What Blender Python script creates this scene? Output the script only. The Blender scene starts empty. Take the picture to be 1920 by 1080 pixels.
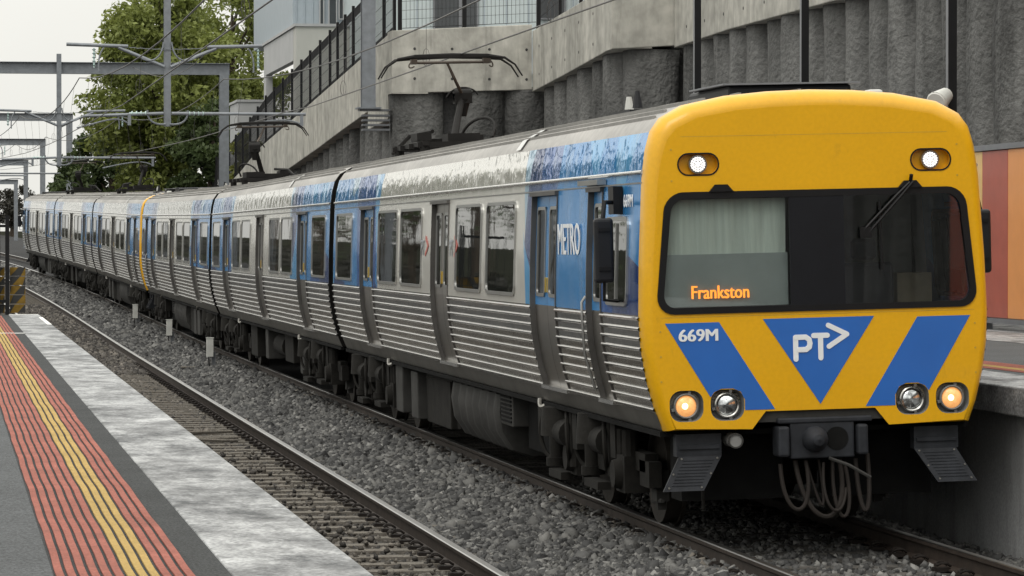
import bpy, bmesh, math, random
import numpy as np
from mathutils import Vector, Matrix
random.seed(7); rng = np.random.default_rng(11)
S = bpy.context.scene
COL = S.collection
R = math.radians

# ------------------------------------------------------------------ camera
cam = bpy.data.cameras.new('camera'); cam.lens = 120; cam.sensor_width = 36
cam.clip_start = 0.5; cam.clip_end = 5000
co = bpy.data.objects.new('camera', cam); COL.objects.link(co)
co.location = (0, 0, 2.43)
co.rotation_euler = (R(90) - math.atan(85/6400), 0, -math.atan(1060/6400))
S.camera = co
# ------------------------------------------------------------------ sky (even overcast) and soft sun
W = bpy.data.worlds.new('World'); S.world = W; W.use_nodes = True
nt = W.node_tree; nt.nodes.clear()
def wn(t, **k):
    n = nt.nodes.new(t)
    for a, b in k.items(): setattr(n, a, b)
    return n
sky = wn('ShaderNodeTexSky', sky_type='NISHITA', sun_disc=False, sun_elevation=R(52), sun_rotation=R(215), air_density=1.0, dust_density=4.0)
hs = wn('ShaderNodeHueSaturation'); hs.inputs['Saturation'].default_value = .12; hs.inputs['Value'].default_value = .10
nt.links.new(sky.outputs[0], hs.inputs['Color'])
tc = wn('ShaderNodeTexCoord'); sx = wn('ShaderNodeSeparateXYZ'); nt.links.new(tc.outputs['Generated'], sx.inputs[0])
mx = wn('ShaderNodeMath', operation='MAXIMUM'); nt.links.new(sx.outputs['Z'], mx.inputs[0]); mx.inputs[1].default_value = 0
ml = wn('ShaderNodeMath', operation='MULTIPLY_ADD'); nt.links.new(mx.outputs[0], ml.inputs[0]); ml.inputs[1].default_value = 1.45; ml.inputs[2].default_value = .88
noi = wn('ShaderNodeTexNoise'); noi.inputs['Scale'].default_value = 3.2; noi.inputs['Detail'].default_value = 5
nt.links.new(tc.outputs['Generated'], noi.inputs['Vector'])
mr = wn('ShaderNodeMapRange'); nt.links.new(noi.outputs['Fac'], mr.inputs[0])
mr.inputs[1].default_value = .3; mr.inputs[2].default_value = .7; mr.inputs[3].default_value = .88; mr.inputs[4].default_value = 1.10
mm = wn('ShaderNodeMath', operation='MULTIPLY'); nt.links.new(ml.outputs[0], mm.inputs[0]); nt.links.new(mr.outputs[0], mm.inputs[1])
vc = wn('ShaderNodeMix', data_type='RGBA', blend_type='MULTIPLY'); vc.inputs[0].default_value = 1
vc.inputs[6].default_value = (1.0, .992, .93, 1); nt.links.new(mm.outputs[0], vc.inputs[7])
mixw = wn('ShaderNodeMix', data_type='RGBA'); mixw.inputs[0].default_value = .92
nt.links.new(hs.outputs[0], mixw.inputs[6]); nt.links.new(vc.outputs[2], mixw.inputs[7])
bg = wn('ShaderNodeBackground'); bg.inputs['Strength'].default_value = 1.0
nt.links.new(mixw.outputs[2], bg.inputs['Color'])
wo = wn('ShaderNodeOutputWorld'); nt.links.new(bg.outputs[0], wo.inputs[0])
sl = bpy.data.lights.new('sun', 'SUN'); sl.energy = .7; sl.angle = R(25); sl.color = (1, .96, .9)
so = bpy.data.objects.new('sun', sl); COL.objects.link(so); so.rotation_euler = (R(38), 0, R(-35)); so.location = (0, 0, 60)
vs = S.view_settings; vs.view_transform = 'Standard'; vs.look = 'None'; vs.exposure = 0; vs.gamma = 1; vs.use_curve_mapping = False
S.cycles.max_bounces = 7; S.cycles.caustics_reflective = False; S.cycles.caustics_refractive = False

# ------------------------------------------------------------------ materials
def mat(name, col, rough=.6, metal=0., var=.15, scale=3., bump=0., bscale=25., stretch=(1, 1, 1), spec=.5, col2=None, coat=0., detail=5, contrast=(.3, .7), bstretch=None, emit=None, es=1., speck=0., sscale=120., bdist=.02, nrough=.6, dirt=None, dscale=8., dthr=(.58, .8), dstretch=(1, 1, 1)):
    m = bpy.data.materials.new(name); m.use_nodes = True
    t = m.node_tree; b = t.nodes['Principled BSDF']; L = t.links.new
    b.inputs['Roughness'].default_value = rough; b.inputs['Metallic'].default_value = metal
    b.inputs['Specular IOR Level'].default_value = spec; b.inputs['Coat Weight'].default_value = coat; b.inputs['Coat Roughness'].default_value = .08
    tcn = t.nodes.new('ShaderNodeTexCoord')
    mp = t.nodes.new('ShaderNodeMapping'); mp.inputs['Scale'].default_value = stretch; L(tcn.outputs['Object'], mp.inputs[0])
    n = t.nodes.new('ShaderNodeTexNoise'); n.inputs['Scale'].default_value = scale; n.inputs['Detail'].default_value = detail; n.inputs['Roughness'].default_value = nrough
    L(mp.outputs[0], n.inputs['Vector'])
    rg = t.nodes.new('ShaderNodeMapRange'); L(n.outputs['Fac'], rg.inputs[0]); rg.inputs[1].default_value, rg.inputs[2].default_value = contrast
    mxn = t.nodes.new('ShaderNodeMix'); mxn.data_type = 'RGBA'; L(rg.outputs[0], mxn.inputs[0])
    a = tuple(c*(1-var) for c in col) if col2 is None else col
    c2 = tuple(min(1, c*(1+var)) for c in col) if col2 is None else col2
    mxn.inputs[6].default_value = (*a, 1); mxn.inputs[7].default_value = (*c2, 1)
    out = mxn.outputs[2]
    if speck:
        n3 = t.nodes.new('ShaderNodeTexNoise'); n3.inputs['Scale'].default_value = sscale; n3.inputs['Detail'].default_value = 2
        L(tcn.outputs['Object'], n3.inputs['Vector'])
        r3 = t.nodes.new('ShaderNodeMapRange'); L(n3.outputs['Fac'], r3.inputs[0]); r3.inputs[1].default_value = .35; r3.inputs[2].default_value = .65; r3.inputs[3].default_value = 1-speck; r3.inputs[4].default_value = 1+speck
        m3 = t.nodes.new('ShaderNodeMix'); m3.data_type = 'RGBA'; m3.blend_type = 'MULTIPLY'; m3.inputs[0].default_value = 1
        L(out, m3.inputs[6]); L(r3.outputs[0], m3.inputs[7]); out = m3.outputs[2]
    if dirt:
        mpd = t.nodes.new('ShaderNodeMapping'); mpd.inputs['Scale'].default_value = dstretch; L(tcn.outputs['Object'], mpd.inputs[0])
        nd = t.nodes.new('ShaderNodeTexNoise'); nd.inputs['Scale'].default_value = dscale; nd.inputs['Detail'].default_value = 9; nd.inputs['Roughness'].default_value = .72; L(mpd.outputs[0], nd.inputs['Vector'])
        rd = t.nodes.new('ShaderNodeMapRange'); L(nd.outputs['Fac'], rd.inputs[0]); rd.inputs[1].default_value, rd.inputs[2].default_value = dthr; rd.inputs[4].default_value = dirt[3]
        mdn = t.nodes.new('ShaderNodeMix'); mdn.data_type = 'RGBA'; L(rd.outputs[0], mdn.inputs[0]); L(out, mdn.inputs[6]); mdn.inputs[7].default_value = (*dirt[:3], 1); out = mdn.outputs[2]
    L(out, b.inputs['Base Color'])
    if bump:
        n2 = t.nodes.new('ShaderNodeTexNoise'); n2.inputs['Scale'].default_value = bscale; n2.inputs['Detail'].default_value = 6
        mp2 = t.nodes.new('ShaderNodeMapping'); mp2.inputs['Scale'].default_value = bstretch or (1, 1, 1); L(tcn.outputs['Object'], mp2.inputs[0]); L(mp2.outputs[0], n2.inputs['Vector'])
        bp = t.nodes.new('ShaderNodeBump'); bp.inputs['Strength'].default_value = bump; bp.inputs['Distance'].default_value = bdist
        L(n2.outputs['Fac'], bp.inputs['Height']); L(bp.outputs[0], b.inputs['Normal'])
    if emit:
        b.inputs['Emission Color'].default_value = (*emit, 1); b.inputs['Emission Strength'].default_value = es
    return m

MT = {}
MT['ballast'] = mat('ballast', (.045, .045, .046), .95, spec=.1, var=.5, scale=30, bump=1, bscale=28, detail=8, bdist=.04)
MT['stone'] = mat('stone', (.075, .074, .075), .85, var=.6, scale=9, detail=6, bump=.3, bscale=60, contrast=(.35, .65))
_t = MT['stone'].node_tree; _g = _t.nodes.new('ShaderNodeNewGeometry'); _r = _t.nodes.new('ShaderNodeValToRGB'); _t.links.new(_g.outputs['Random Per Island'], _r.inputs[0])
_r.color_ramp.elements[0].color = (.033, .033, .034, 1); _r.color_ramp.elements[1].color = (.25, .245, .235, 1); _e = _r.color_ramp.elements.new(.55); _e.color = (.092, .091, .090, 1); _e = _r.color_ramp.elements.new(.92); _e.color = (.16, .157, .15, 1)
_t.links.new(_r.outputs[0], _t.nodes['Principled BSDF'].inputs['Base Color']); _t.nodes['Principled BSDF'].inputs['Specular IOR Level'].default_value = .3
MT['stone_brown'] = MT['stone'].copy()
for _n in MT['stone_brown'].node_tree.nodes:
    if _n.type == 'VALTORGB':
        for _e in _n.color_ramp.elements: _e.color = (_e.color[0]*.84, _e.color[1]*.77, _e.color[2]*.70, 1)
MT['sleeper'] = mat('sleeper', (.165, .15, .13), .9, var=.35, scale=4, bump=.3, bscale=40, speck=.28, sscale=40, spec=.15, dirt=(.07, .056, .045, .75), dscale=4, dthr=(.48, .68))
MT['sleeper_dark'] = mat('sleeper_dark', (.085, .08, .074), .9, var=.4, scale=4, bump=.3, bscale=40, speck=.3, sscale=40, spec=.15)
MT['rail_side'] = mat('rail_side', (.038, .029, .024), .65, var=.35, scale=6, bump=.15, bscale=40, spec=.25)
MT['rail_top'] = mat('rail_top', (.42, .41, .40), .28, 1, var=.15, scale=3, stretch=(30, .3, 1))
MT['clip'] = mat('clip', (.018, .014, .012), .75, var=.4, spec=.2)
MT['asphalt'] = mat('asphalt', (.078, .082, .086), .85, var=.12, scale=1.2, bump=.35, bscale=160, speck=.45, sscale=80, spec=.25)
MT['asphalt_dark'] = mat('asphalt_dark', (.036, .038, .039), .85, var=.2, scale=2, bump=.35, bscale=160, speck=.55, sscale=80, spec=.25)
MT['coping'] = mat('coping', (.075, .078, .082), .75, col2=(.50, .505, .51), scale=3.2, stretch=(1, .5, 1), detail=14, nrough=.74, contrast=(.36, .66), bump=.3, bscale=40, speck=.3, sscale=45, spec=.25, dirt=(.085, .086, .088, .6), dscale=1.3, dthr=(.46, .66), dstretch=(1.6, .7, 1))
MT['coping_edge'] = mat('coping_edge', (.06, .06, .06), .8, col2=(.25, .25, .245), scale=3, stretch=(1, 4, .6), detail=9, bump=.3, bscale=40)
MT['plat_wall'] = mat('plat_wall', (.36, .365, .37), .8, var=.22, scale=.8, stretch=(1, 1, .4), bump=.2, bscale=30, speck=.12, sscale=40, spec=.2, dirt=(.09, .09, .09, .8), dscale=1.5, dthr=(.5, .75), dstretch=(1, 1, .25))
MT['tac_red'] = mat('tac_red', (.33, .120, .092), .85, var=.16, scale=2.2, bump=.9, bscale=1, bstretch=(.01, 95, .01), speck=.18, sscale=60, spec=.2, dirt=(.16, .075, .06, .6), dscale=3, dthr=(.5, .75))
MT['tac_yel'] = mat('tac_yel', (.43, .295, .105), .85, var=.14, scale=2.2, bump=.9, bscale=1, bstretch=(.01, 95, .01), speck=.13, sscale=60, spec=.2)
MT['line_white'] = mat('line_white', (.72, .72, .7), .7, var=.15, scale=8)
MT['concrete'] = mat('concrete', (.26, .255, .23), .85, col2=(.50, .485, .44), scale=1.0, stretch=(1, 1, .30), detail=12, nrough=.68, contrast=(.30, .66), bump=.2, bscale=20, speck=.14, sscale=3.0, spec=.2, dirt=(.10, .098, .09, .7), dscale=1.6, dthr=(.54, .78), dstretch=(2.2, 2.2, .16))
MT['shotcrete'] = mat('shotcrete', (.06, .06, .059), .9, col2=(.20, .20, .195), scale=.8, stretch=(1, 1, .40), detail=10, nrough=.65, bump=1, bscale=9, bdist=.075, spec=.2, dirt=(.025, .025, .025, .8), dscale=.9, dthr=(.52, .72), dstretch=(1.4, 1.4, .18))
MT['shot_dark'] = mat('shot_dark', (.045, .045, .045), .9, var=.3, scale=1, bump=1, bscale=9, bdist=.06)
MT['black'] = mat('black', (.008, .008, .009), .5, var=.2, spec=.2)
MT['mesh'] = mat('mesh', (.014, .014, .016), .6, var=.3, spec=.2)
MT['galv'] = mat('galv', (.20, .215, .235), .5, .35, var=.16, scale=5, bump=.05)
MT['galv_dark'] = mat('galv_dark', (.12, .125, .135), .5, .3, var=.16, scale=5)
MT['insul'] = mat('insul', (.45, .58, .56), .25, var=.1, coat=.5)
MT['wire'] = mat('wire', (.085, .082, .08), .5, .5, var=.2)
MT['yellow'] = mat('yellow', (.74, .385, .002), .34, var=.03, scale=1.2, coat=.3, bump=.02, bscale=1.5, speck=.025, sscale=30, spec=.4, dirt=(.16, .10, .03, .45), dscale=5, dthr=(.60, .85), dstretch=(1.6, 1.6, .8))
MT['blue_decal'] = mat('blue_decal', (.018, .125, .46), .35, var=.06, scale=2, coat=.3)
MT['white_decal'] = mat('white_decal', (.78, .80, .82), .4, var=.04)
MT['grey_decal'] = mat('grey_decal', (.33, .35, .38), .4, var=.04)
MT['red_decal'] = mat('red_decal', (.42, .09, .07), .4, var=.04)
MT['rubber'] = mat('rubber', (.006, .006, .007), .45, var=.2, spec=.25)
MT['panel_black'] = mat('panel_black', (.007, .008, .011), .4, var=.15, spec=.25)
MT['plastic_dark'] = mat('plastic_dark', (.010, .0105, .013), .5, var=.2, spec=.3)
MT['under'] = mat('under', (.014, .013, .0115), .85, var=.5, scale=5, bump=.25, bscale=30, spec=.2)
MT['under_grey'] = mat('under_grey', (.038, .037, .035), .75, var=.4, scale=3, bump=.15, bscale=25, spec=.25)
MT['under_dark'] = mat('under_dark', (.008, .008, .008), .9, var=.4, spec=.1)
MT['wheel'] = mat('wheel', (.05, .044, .038), .6, .3, var=.4, scale=6, spec=.3)
MT['steel_bright'] = mat('steel_bright', (.30, .29, .27), .4, .8, var=.2)
MT['coupler'] = mat('coupler', (.024, .026, .031), .6, .1, var=.4, scale=6, spec=.25)
MT['hose'] = mat('hose', (.020, .016, .014), .7, var=.3, spec=.25)
MT['recess'] = mat('recess', (.15, .15, .148), .5, var=.3, scale=8)
MT['gold'] = mat('gold', (.55, .36, .06), .35, .3, var=.1)
MT['ss_lower'] = mat('ss_lower', (.50, .48, .45), .15, 1, var=.22, scale=1.6, stretch=(1, .5, 3), bump=.07, bscale=4, bstretch=(1, .5, 3), speck=.10, sscale=14, dirt=(.10, .085, .065, .55), dscale=3, dthr=(.52, .8), dstretch=(1, .5, 2))
MT['ss_door'] = mat('ss_door', (.30, .285, .265), .32, 1, var=.15, scale=2, bump=.04, bscale=4)
MT['ss_roof'] = mat('ss_roof', (.36, .345, .325), .42, .75, var=.25, scale=1.2, stretch=(3, .35, 1), bump=.05, bscale=10, speck=.10, sscale=9)
MT['ss_trim'] = mat('ss_trim', (.85, .84, .82), .22, 1, var=.08)
MT['frame_metal'] = mat('frame_metal', (.36, .36, .35), .3, .95, var=.1)
MT['door_edge'] = mat('door_edge', (.10, .095, .09), .5, .5, var=.3)
MT['solebar'] = mat('solebar', (.14, .135, .125), .45, .8, var=.25, scale=2.5)
MT['gangway'] = mat('gangway', (.008, .0075, .007), .9, var=.3, spec=.1)
MT['window'] = mat('window', (.005, .007, .007), .015, var=.1, bump=.06, bscale=1.5, bdist=.01)
MT['window'].node_tree.nodes['Principled BSDF'].inputs['IOR'].default_value = 2.7
MT['interior'] = mat('interior', (.20, .20, .195), .8, var=.2)
MT['interior_tan'] = mat('interior_tan', (.30, .25, .18), .8, var=.2)
MT['seat_cloth'] = mat('seat_cloth', (.035, .035, .045), .85, var=.2)
MT['blind'] = mat('blind', (.42, .47, .43), .85, var=.14, scale=3, stretch=(8, 1, .5))  # pale tone of the left pane's reflection, put into colour
MT['dest_reflection'] = mat('dest_reflection', (.22, .25, .248), .6, var=.1)
MT['led'] = mat('led', (.8, .3, .05), .5, var=0, emit=(1.0, .30, .035), es=1.6)
MT['lamp_white'] = mat('lamp_white', (.9, .9, .9), .2, var=0, emit=(1, .98, .95), es=.9)
MT['lamp_warm'] = mat('lamp_warm', (.9, .5, .22), .2, var=.35, scale=22, emit=(1.0, .40, .11), es=.62)
MT['lamp_hot'] = mat('lamp_hot', (1, .9, .7), .2, var=0, emit=(1, .80, .48), es=2.2)
MT['lamp_off'] = mat('lamp_off', (.55, .57, .58), .12, .95, var=.55, scale=12, contrast=(.4, .6))
MT['chrome'] = mat('chrome', (.45, .44, .42), .2, 1, var=.1)
MT['pan_dark'] = mat('pan_dark', (.010, .009, .0085), .65, var=.4, spec=.25)
MT['pan_rust'] = mat('pan_rust', (.085, .068, .055), .6, .2, var=.3)
MT['white_box'] = mat('white_box', (.55, .55, .52), .5, var=.12)
MT['haz_yel'] = mat('haz_yel', (.17, .105, .02), .8, var=.35, scale=5, spec=.2)
MT['haz_blk'] = mat('haz_blk', (.02, .02, .02), .7, var=.3, scale=5)
MT['pan_orange'] = mat('pan_orange', (.74, .30, .085), .45, var=.05, coat=.2)
MT['pan_red'] = mat('pan_red', (.40, .085, .05), .45, var=.08, coat=.2)
MT['pan_tan'] = mat('pan_tan', (.72, .47, .17), .45, var=.08, coat=.2)
MT['grey_metal'] = mat('grey_metal', (.22, .225, .24), .4, .5, var=.1)
MT['render_white'] = mat('render_white', (.42, .425, .43), .8, var=.08, scale=1)
MT['render_wht2'] = mat('render_wht2', (.46, .46, .43), .8, var=.1, scale=.7, stretch=(1, 1, .3))
MT['clad'] = mat('clad', (.36, .41, .45), .55, var=.05)
MT['clad_pale'] = mat('clad_pale', (.50, .56, .57), .5, var=.05)
MT['bld_glass'] = mat('bld_glass', (.03, .035, .04), .08, var=.2, spec=.8)
MT['ground'] = mat('ground', (.026, .027, .021), 1, var=.3, scale=.4, bump=.3, bscale=6, spec=0)
MT['bark'] = mat('bark', (.06, .045, .032), .9, var=.35, scale=6, bump=.5, bscale=20)
def leafmat(name, c1, c2):
    m = mat(name, c1, .55, col2=c2, scale=.55, detail=4, spec=.3)
    t = m.node_tree; b = t.nodes['Principled BSDF']; o = t.nodes['Material Output']
    tr = t.nodes.new('ShaderNodeBsdfTranslucent'); mxs = t.nodes.new('ShaderNodeMixShader'); mxs.inputs[0].default_value = .3
    src = b.inputs['Base Color'].links[0].from_socket
    t.links.new(src, tr.inputs[0]); t.links.new(b.outputs[0], mxs.inputs[1]); t.links.new(tr.outputs[0], mxs.inputs[2]); t.links.new(mxs.outputs[0], o.inputs[0])
    return m
MT['leaf_mid'] = leafmat('leaf_mid', (.092, .118, .024), (.27, .305, .085))
MT['leaf_dark'] = leafmat('leaf_dark', (.030, .050, .018), (.085, .115, .038))
MT['leaf_pale'] = leafmat('leaf_pale', (.11, .12, .028), (.23, .24, .065))
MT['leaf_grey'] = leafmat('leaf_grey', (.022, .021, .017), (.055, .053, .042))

def glassmat():
    m = bpy.data.materials.new('windscreen_glass'); m.use_nodes = True
    t = m.node_tree; t.nodes.clear(); L = t.links.new
    o = t.nodes.new('ShaderNodeOutputMaterial'); mx_ = t.nodes.new('ShaderNodeMixShader')
    g = t.nodes.new('ShaderNodeBsdfGlossy'); g.inputs['Roughness'].default_value = .015
    tr = t.nodes.new('ShaderNodeBsdfTransparent'); tr.inputs[0].default_value = (.94, .96, .955, 1)
    fr = t.nodes.new('ShaderNodeFresnel'); ge = t.nodes.new('ShaderNodeNewGeometry'); io = t.nodes.new('ShaderNodeMapRange')
    L(ge.outputs['Backfacing'], io.inputs[0]); io.inputs[3].default_value = 1.8; io.inputs[4].default_value = 1/1.8; L(io.outputs[0], fr.inputs[0])
    L(fr.outputs[0], mx_.inputs[0]); L(tr.outputs[0], mx_.inputs[1]); L(g.outputs[0], mx_.inputs[2]); L(mx_.outputs[0], o.inputs[0])
    return m
MT['glass'] = glassmat()

def livery():
    """stainless side sheet: blue faceted vinyl at both car ends, bare brushed steel between"""
    m = bpy.data.materials.new('side_livery'); m.use_nodes = True
    t = m.node_tree; b = t.nodes['Principled BSDF']; L = t.links.new; N = t.nodes.new
    tcn = N('ShaderNodeTexCoord'); sp = N('ShaderNodeSeparateXYZ'); L(tcn.outputs['Object'], sp.inputs[0])
    def math_(op, a, b_=None, c=None):
        n = N('ShaderNodeMath'); n.operation = op
        for i, v in enumerate((a, b_, c)):
            if v is None: continue
            if isinstance(v, (int, float)): n.inputs[i].default_value = v
            else: L(v, n.inputs[i])
        return n.outputs[0]
    # distance from car middle (y 11.3), sheared by height so the blue edge leans
    dy = math_('ABSOLUTE', math_('SUBTRACT', sp.outputs['Y'], 11.35))
    lean = math_('MULTIPLY', math_('SUBTRACT', sp.outputs['Z'], 2.4), .22)
    vo = N('ShaderNodeTexVoronoi'); vo.inputs['Scale'].default_value = .8
    mp = N('ShaderNodeMapping'); mp.inputs['Scale'].default_value = (.0, 1.0, .75); mp.inputs['Rotation'].default_value = (.5, 0, 0)
    L(tcn.outputs['Object'], mp.inputs[0]); L(mp.outputs[0], vo.inputs['Vector'])
    sv = N('ShaderNodeSeparateColor'); L(vo.outputs['Color'], sv.inputs[0])
    e = math_('ADD', math_('ADD', dy, lean), math_('MULTIPLY', sv.outputs[0], .25))
    mask = N('ShaderNodeMapRange'); L(e, mask.inputs[0]); mask.inputs[1].default_value = 5.75; mask.inputs[2].default_value = 5.80
    ramp = N('ShaderNodeValToRGB'); L(sv.outputs[1], ramp.inputs[0]); ramp.color_ramp.interpolation = 'CONSTANT'
    cr = ramp.color_ramp
    cr.elements[0].color = (.018, .12, .42, 1); cr.elements[1].position = .86; cr.elements[1].color = (.42, .62, .80, 1)
    for p, c in ((.2, (.05, .30, .70, 1)), (.48, (.12, .44, .82, 1)), (.78, (.02, .06, .22, 1))):
        el = cr.elements.new(p); el.color = c
    ns = N('ShaderNodeTexNoise'); ns.inputs['Scale'].default_value = 2.2; ns.inputs['Detail'].default_value = 6
    mp3 = N('ShaderNodeMapping'); mp3.inputs['Scale'].default_value = (1, 1.4, .5); L(tcn.outputs['Object'], mp3.inputs[0]); L(mp3.outputs[0], ns.inputs['Vector'])
    mixp = N('ShaderNodeMix'); mixp.data_type = 'RGBA'; L(ramp.outputs[0], mixp.inputs[6]); mixp.inputs[7].default_value = (.45, .52, .58, 1)
    rr = N('ShaderNodeMapRange'); L(ns.outputs['Fac'], rr.inputs[0]); rr.inputs[1].default_value = .45; rr.inputs[2].default_value = .75; rr.inputs[4].default_value = .32
    L(rr.outputs[0], mixp.inputs[0])
    base = N('ShaderNodeMix'); base.data_type = 'RGBA'; L(mask.outputs[0], base.inputs[0]); base.inputs[6].default_value = (.84, .825, .775, 1); L(mixp.outputs[2], base.inputs[7])
    L(base.outputs[2], b.inputs['Base Color'])
    me = N('ShaderNodeMapRange'); L(mask.outputs[0], me.inputs[0]); me.inputs[3].default_value = .50; me.inputs[4].default_value = .40; L(me.outputs[0], b.inputs['Metallic'])
    ro = N('ShaderNodeMapRange'); L(sp.outputs['Z'], ro.inputs[0]); ro.inputs[1].default_value = 2.95; ro.inputs[2].default_value = 3.1; ro.inputs[3].default_value = .17; ro.inputs[4].default_value = .05
    L(ro.outputs[0], b.inputs['Roughness'])
    # sheet waviness, stronger on the cove panel above the gutter
    n2 = N('ShaderNodeTexNoise'); n2.inputs['Scale'].default_value = 2.0; n2.inputs['Detail'].default_value = 2.5
    mp2 = N('ShaderNodeMapping'); mp2.inputs['Scale'].default_value = (1, 1.5, 2.2); L(tcn.outputs['Object'], mp2.inputs[0]); L(mp2.outputs[0], n2.inputs['Vector'])
    bs = N('ShaderNodeMapRange'); L(sp.outputs['Z'], bs.inputs[0]); bs.inputs[1].default_value = 2.95; bs.inputs[2].default_value = 3.1; bs.inputs[3].default_value = .08; bs.inputs[4].default_value = .34
    bp = N('ShaderNodeBump'); bp.inputs['Distance'].default_value = .04; L(bs.outputs[0], bp.inputs['Strength']); L(n2.outputs['Fac'], bp.inputs['Height']); L(bp.outputs[0], b.inputs['Normal'])
    return m
MT['livery'] = livery()
MT['door_blue'] = mat('door_blue', (.055, .27, .60), .25, .35, var=.12, scale=2, bump=.04, bscale=4)

# ------------------------------------------------------------------ mesh helpers
class MB:
    def __init__(s): s.v = []; s.f = []; s.mi = []
    def quad(s, a, b, c, d, mi=0):
        n = len(s.v); s.v += [tuple(a), tuple(b), tuple(c), tuple(d)]; s.f.append((n, n+1, n+2, n+3)); s.mi.append(mi); return s
    def box(s, x0, x1, y0, y1, z0, z1, mi=0, m=None):
        n = len(s.v); P = [(x, y, z) for z in (z0, z1) for y in (y0, y1) for x in (x0, x1)]
        if m is not None: P = [tuple(m @ Vector(p)) for p in P]
        s.v += P
        for q in ((0, 2, 3, 1), (4, 5, 7, 6), (0, 1, 5, 4), (1, 3, 7, 5), (3, 2, 6, 7), (2, 0, 4, 6)):
            s.f.append(tuple(n+i for i in q)); s.mi.append(mi)
        return s
    def cyl(s, p0, p1, r0, r1=None, n=10, cap=True, mi=0):
        r1 = r0 if r1 is None else r1
        p0, p1 = Vector(p0), Vector(p1); d = (p1-p0).normalized()
        u = d.orthogonal().normalized(); w = d.cross(u); k = len(s.v)
        for p, r in ((p0, r0), (p1, r1)):
            for i in range(n):
                a = 2*math.pi*i/n; s.v.append(tuple(p + (u*math.cos(a)+w*math.sin(a))*r))
        for i in range(n):
            j = (i+1) % n; s.f.append((k+i, k+j, k+n+j, k+n+i)); s.mi.append(mi)
        if cap:
            s.f.append(tuple(k+i for i in reversed(range(n)))); s.f.append(tuple(k+n+i for i in range(n))); s.mi += [mi, mi]
        return s
    def tube(s, pts, r, n=6, mi=0):
        pts = [Vector(p) for p in pts]; k = len(s.v); up = None
        for i, p in enumerate(pts):
            d = (pts[min(i+1, len(pts)-1)]-pts[max(i-1, 0)]).normalized()
            if up is None: up = d.orthogonal().normalized()
            up = (up - d*up.dot(d)).normalized(); w = d.cross(up)
            rr = r[i] if isinstance(r, (list, tuple)) else r
            for q in range(n):
                a = 2*math.pi*q/n; s.v.append(tuple(p+(up*math.cos(a)+w*math.sin(a))*rr))
        for i in range(len(pts)-1):
            for q in range(n):
                j = (q+1) % n; s.f.append((k+i*n+q, k+i*n+j, k+(i+1)*n+j, k+(i+1)*n+q)); s.mi.append(mi)
        s.f.append(tuple(k+q for q in reversed(range(n)))); e = k+(len(pts)-1)*n; s.f.append(tuple(e+q for q in range(n))); s.mi += [mi, mi]
        return s
    def loft(s, rows, closed=False, mi=0):
        k = len(s.v); m = len(rows[0])
        for r in rows: s.v += [tuple(p) for p in r]
        for i in range(len(rows)-1):
            for j in range(m if closed else m-1):
                q = (j+1) % m; s.f.append((k+i*m+j, k+i*m+q, k+(i+1)*m+q, k+(i+1)*m+j)); s.mi.append(mi)
        return s
    def prism(s, poly, d, to3, mi=0):
        """poly 2d list, extruded; to3(u,v,w) -> xyz with w in 0..d"""
        n = len(poly); k = len(s.v)
        for w in (0, d): s.v += [tuple(to3(u, v, w)) for u, v in poly]
        s.f.append(tuple(k+i for i in reversed(range(n)))); s.f.append(tuple(k+n+i for i in range(n))); s.mi += [mi, mi]
        for i in range(n):
            j = (i+1) % n; s.f.append((k+i, k+j, k+n+j, k+n+i)); s.mi.append(mi)
        return s
    def mesh(s, name, mats, smooth=False, fix=True, ang=35):
        me = bpy.data.meshes.new(name); me.from_pydata(s.v, [], s.f)
        for m in (mats if isinstance(mats, (list, tuple)) else [mats]): me.materials.append(MT[m] if isinstance(m, str) else m)
        me.polygons.foreach_set('material_index', s.mi)
        if fix:
            b = bmesh.new(); b.from_mesh(me); bmesh.ops.recalc_face_normals(b, faces=b.faces); b.to_mesh(me); b.free()
        if smooth:
            me.polygons.foreach_set('use_smooth', [True]*len(me.polygons)); me.set_sharp_from_angle(angle=R(ang))
        me.update(); return me
    def build(s, name, mats, parent=None, smooth=False, loc=None, fix=True, ang=35):
        return link(name, s.mesh(name, mats, smooth, fix, ang), parent, loc)
def link(name, me, parent=None, loc=None, rot=None):
    o = bpy.data.objects.new(name, me); COL.objects.link(o); o.parent = parent
    if loc is not None: o.location = loc
    if rot is not None: o.rotation_euler = rot
    return o
def tag(o, label=None, cat=None, group=None, kind=None):
    if label: o['label'] = label
    if cat: o['category'] = cat
    if group: o['group'] = group
    if kind: o['kind'] = kind
    return o
def empty(name, loc=(0, 0, 0), label=None, cat=None, group=None):
    o = link(name, None); o.location = loc; o.empty_display_size = .3; return tag(o, label, cat, group)
def copy_tree(o, parent=None, skip=()):
    c = o.copy(); COL.objects.link(c); c.parent = parent
    for ch in list(o.children):
        if ch.get('once') or any(ch.name.startswith(k) for k in skip): continue
        copy_tree(ch, c, skip)
    return c
def rrect(x0, x1, z0, z1, r, n=5):
    pts = []
    for cx, cz, a0 in ((x1-r, z1-r, 0), (x0+r, z1-r, 90), (x0+r, z0+r, 180), (x1-r, z0+r, 270)):
        for i in range(n+1):
            a = R(a0+90*i/n); pts.append((cx+r*math.cos(a), cz+r*math.sin(a)))
    return pts
def ring(mb, outer, inner, d, to3, mi=0):
    """frame between two outlines with the same point count"""
    n = len(outer); k = len(mb.v)
    for w in (0, d):
        mb.v += [tuple(to3(u, v, w)) for u, v in outer]; mb.v += [tuple(to3(u, v, w)) for u, v in inner]
    for i in range(n):
        j = (i+1) % n
        for q in ((i, j, n+j, n+i), (2*n+i, 3*n+i, 3*n+j, 2*n+j), (i, 2*n+i, 2*n+j, j), (n+i, n+j, 3*n+j, 3*n+i)):
            mb.f.append(tuple(k+t for t in q)); mb.mi.append(mi)
    return mb
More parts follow.
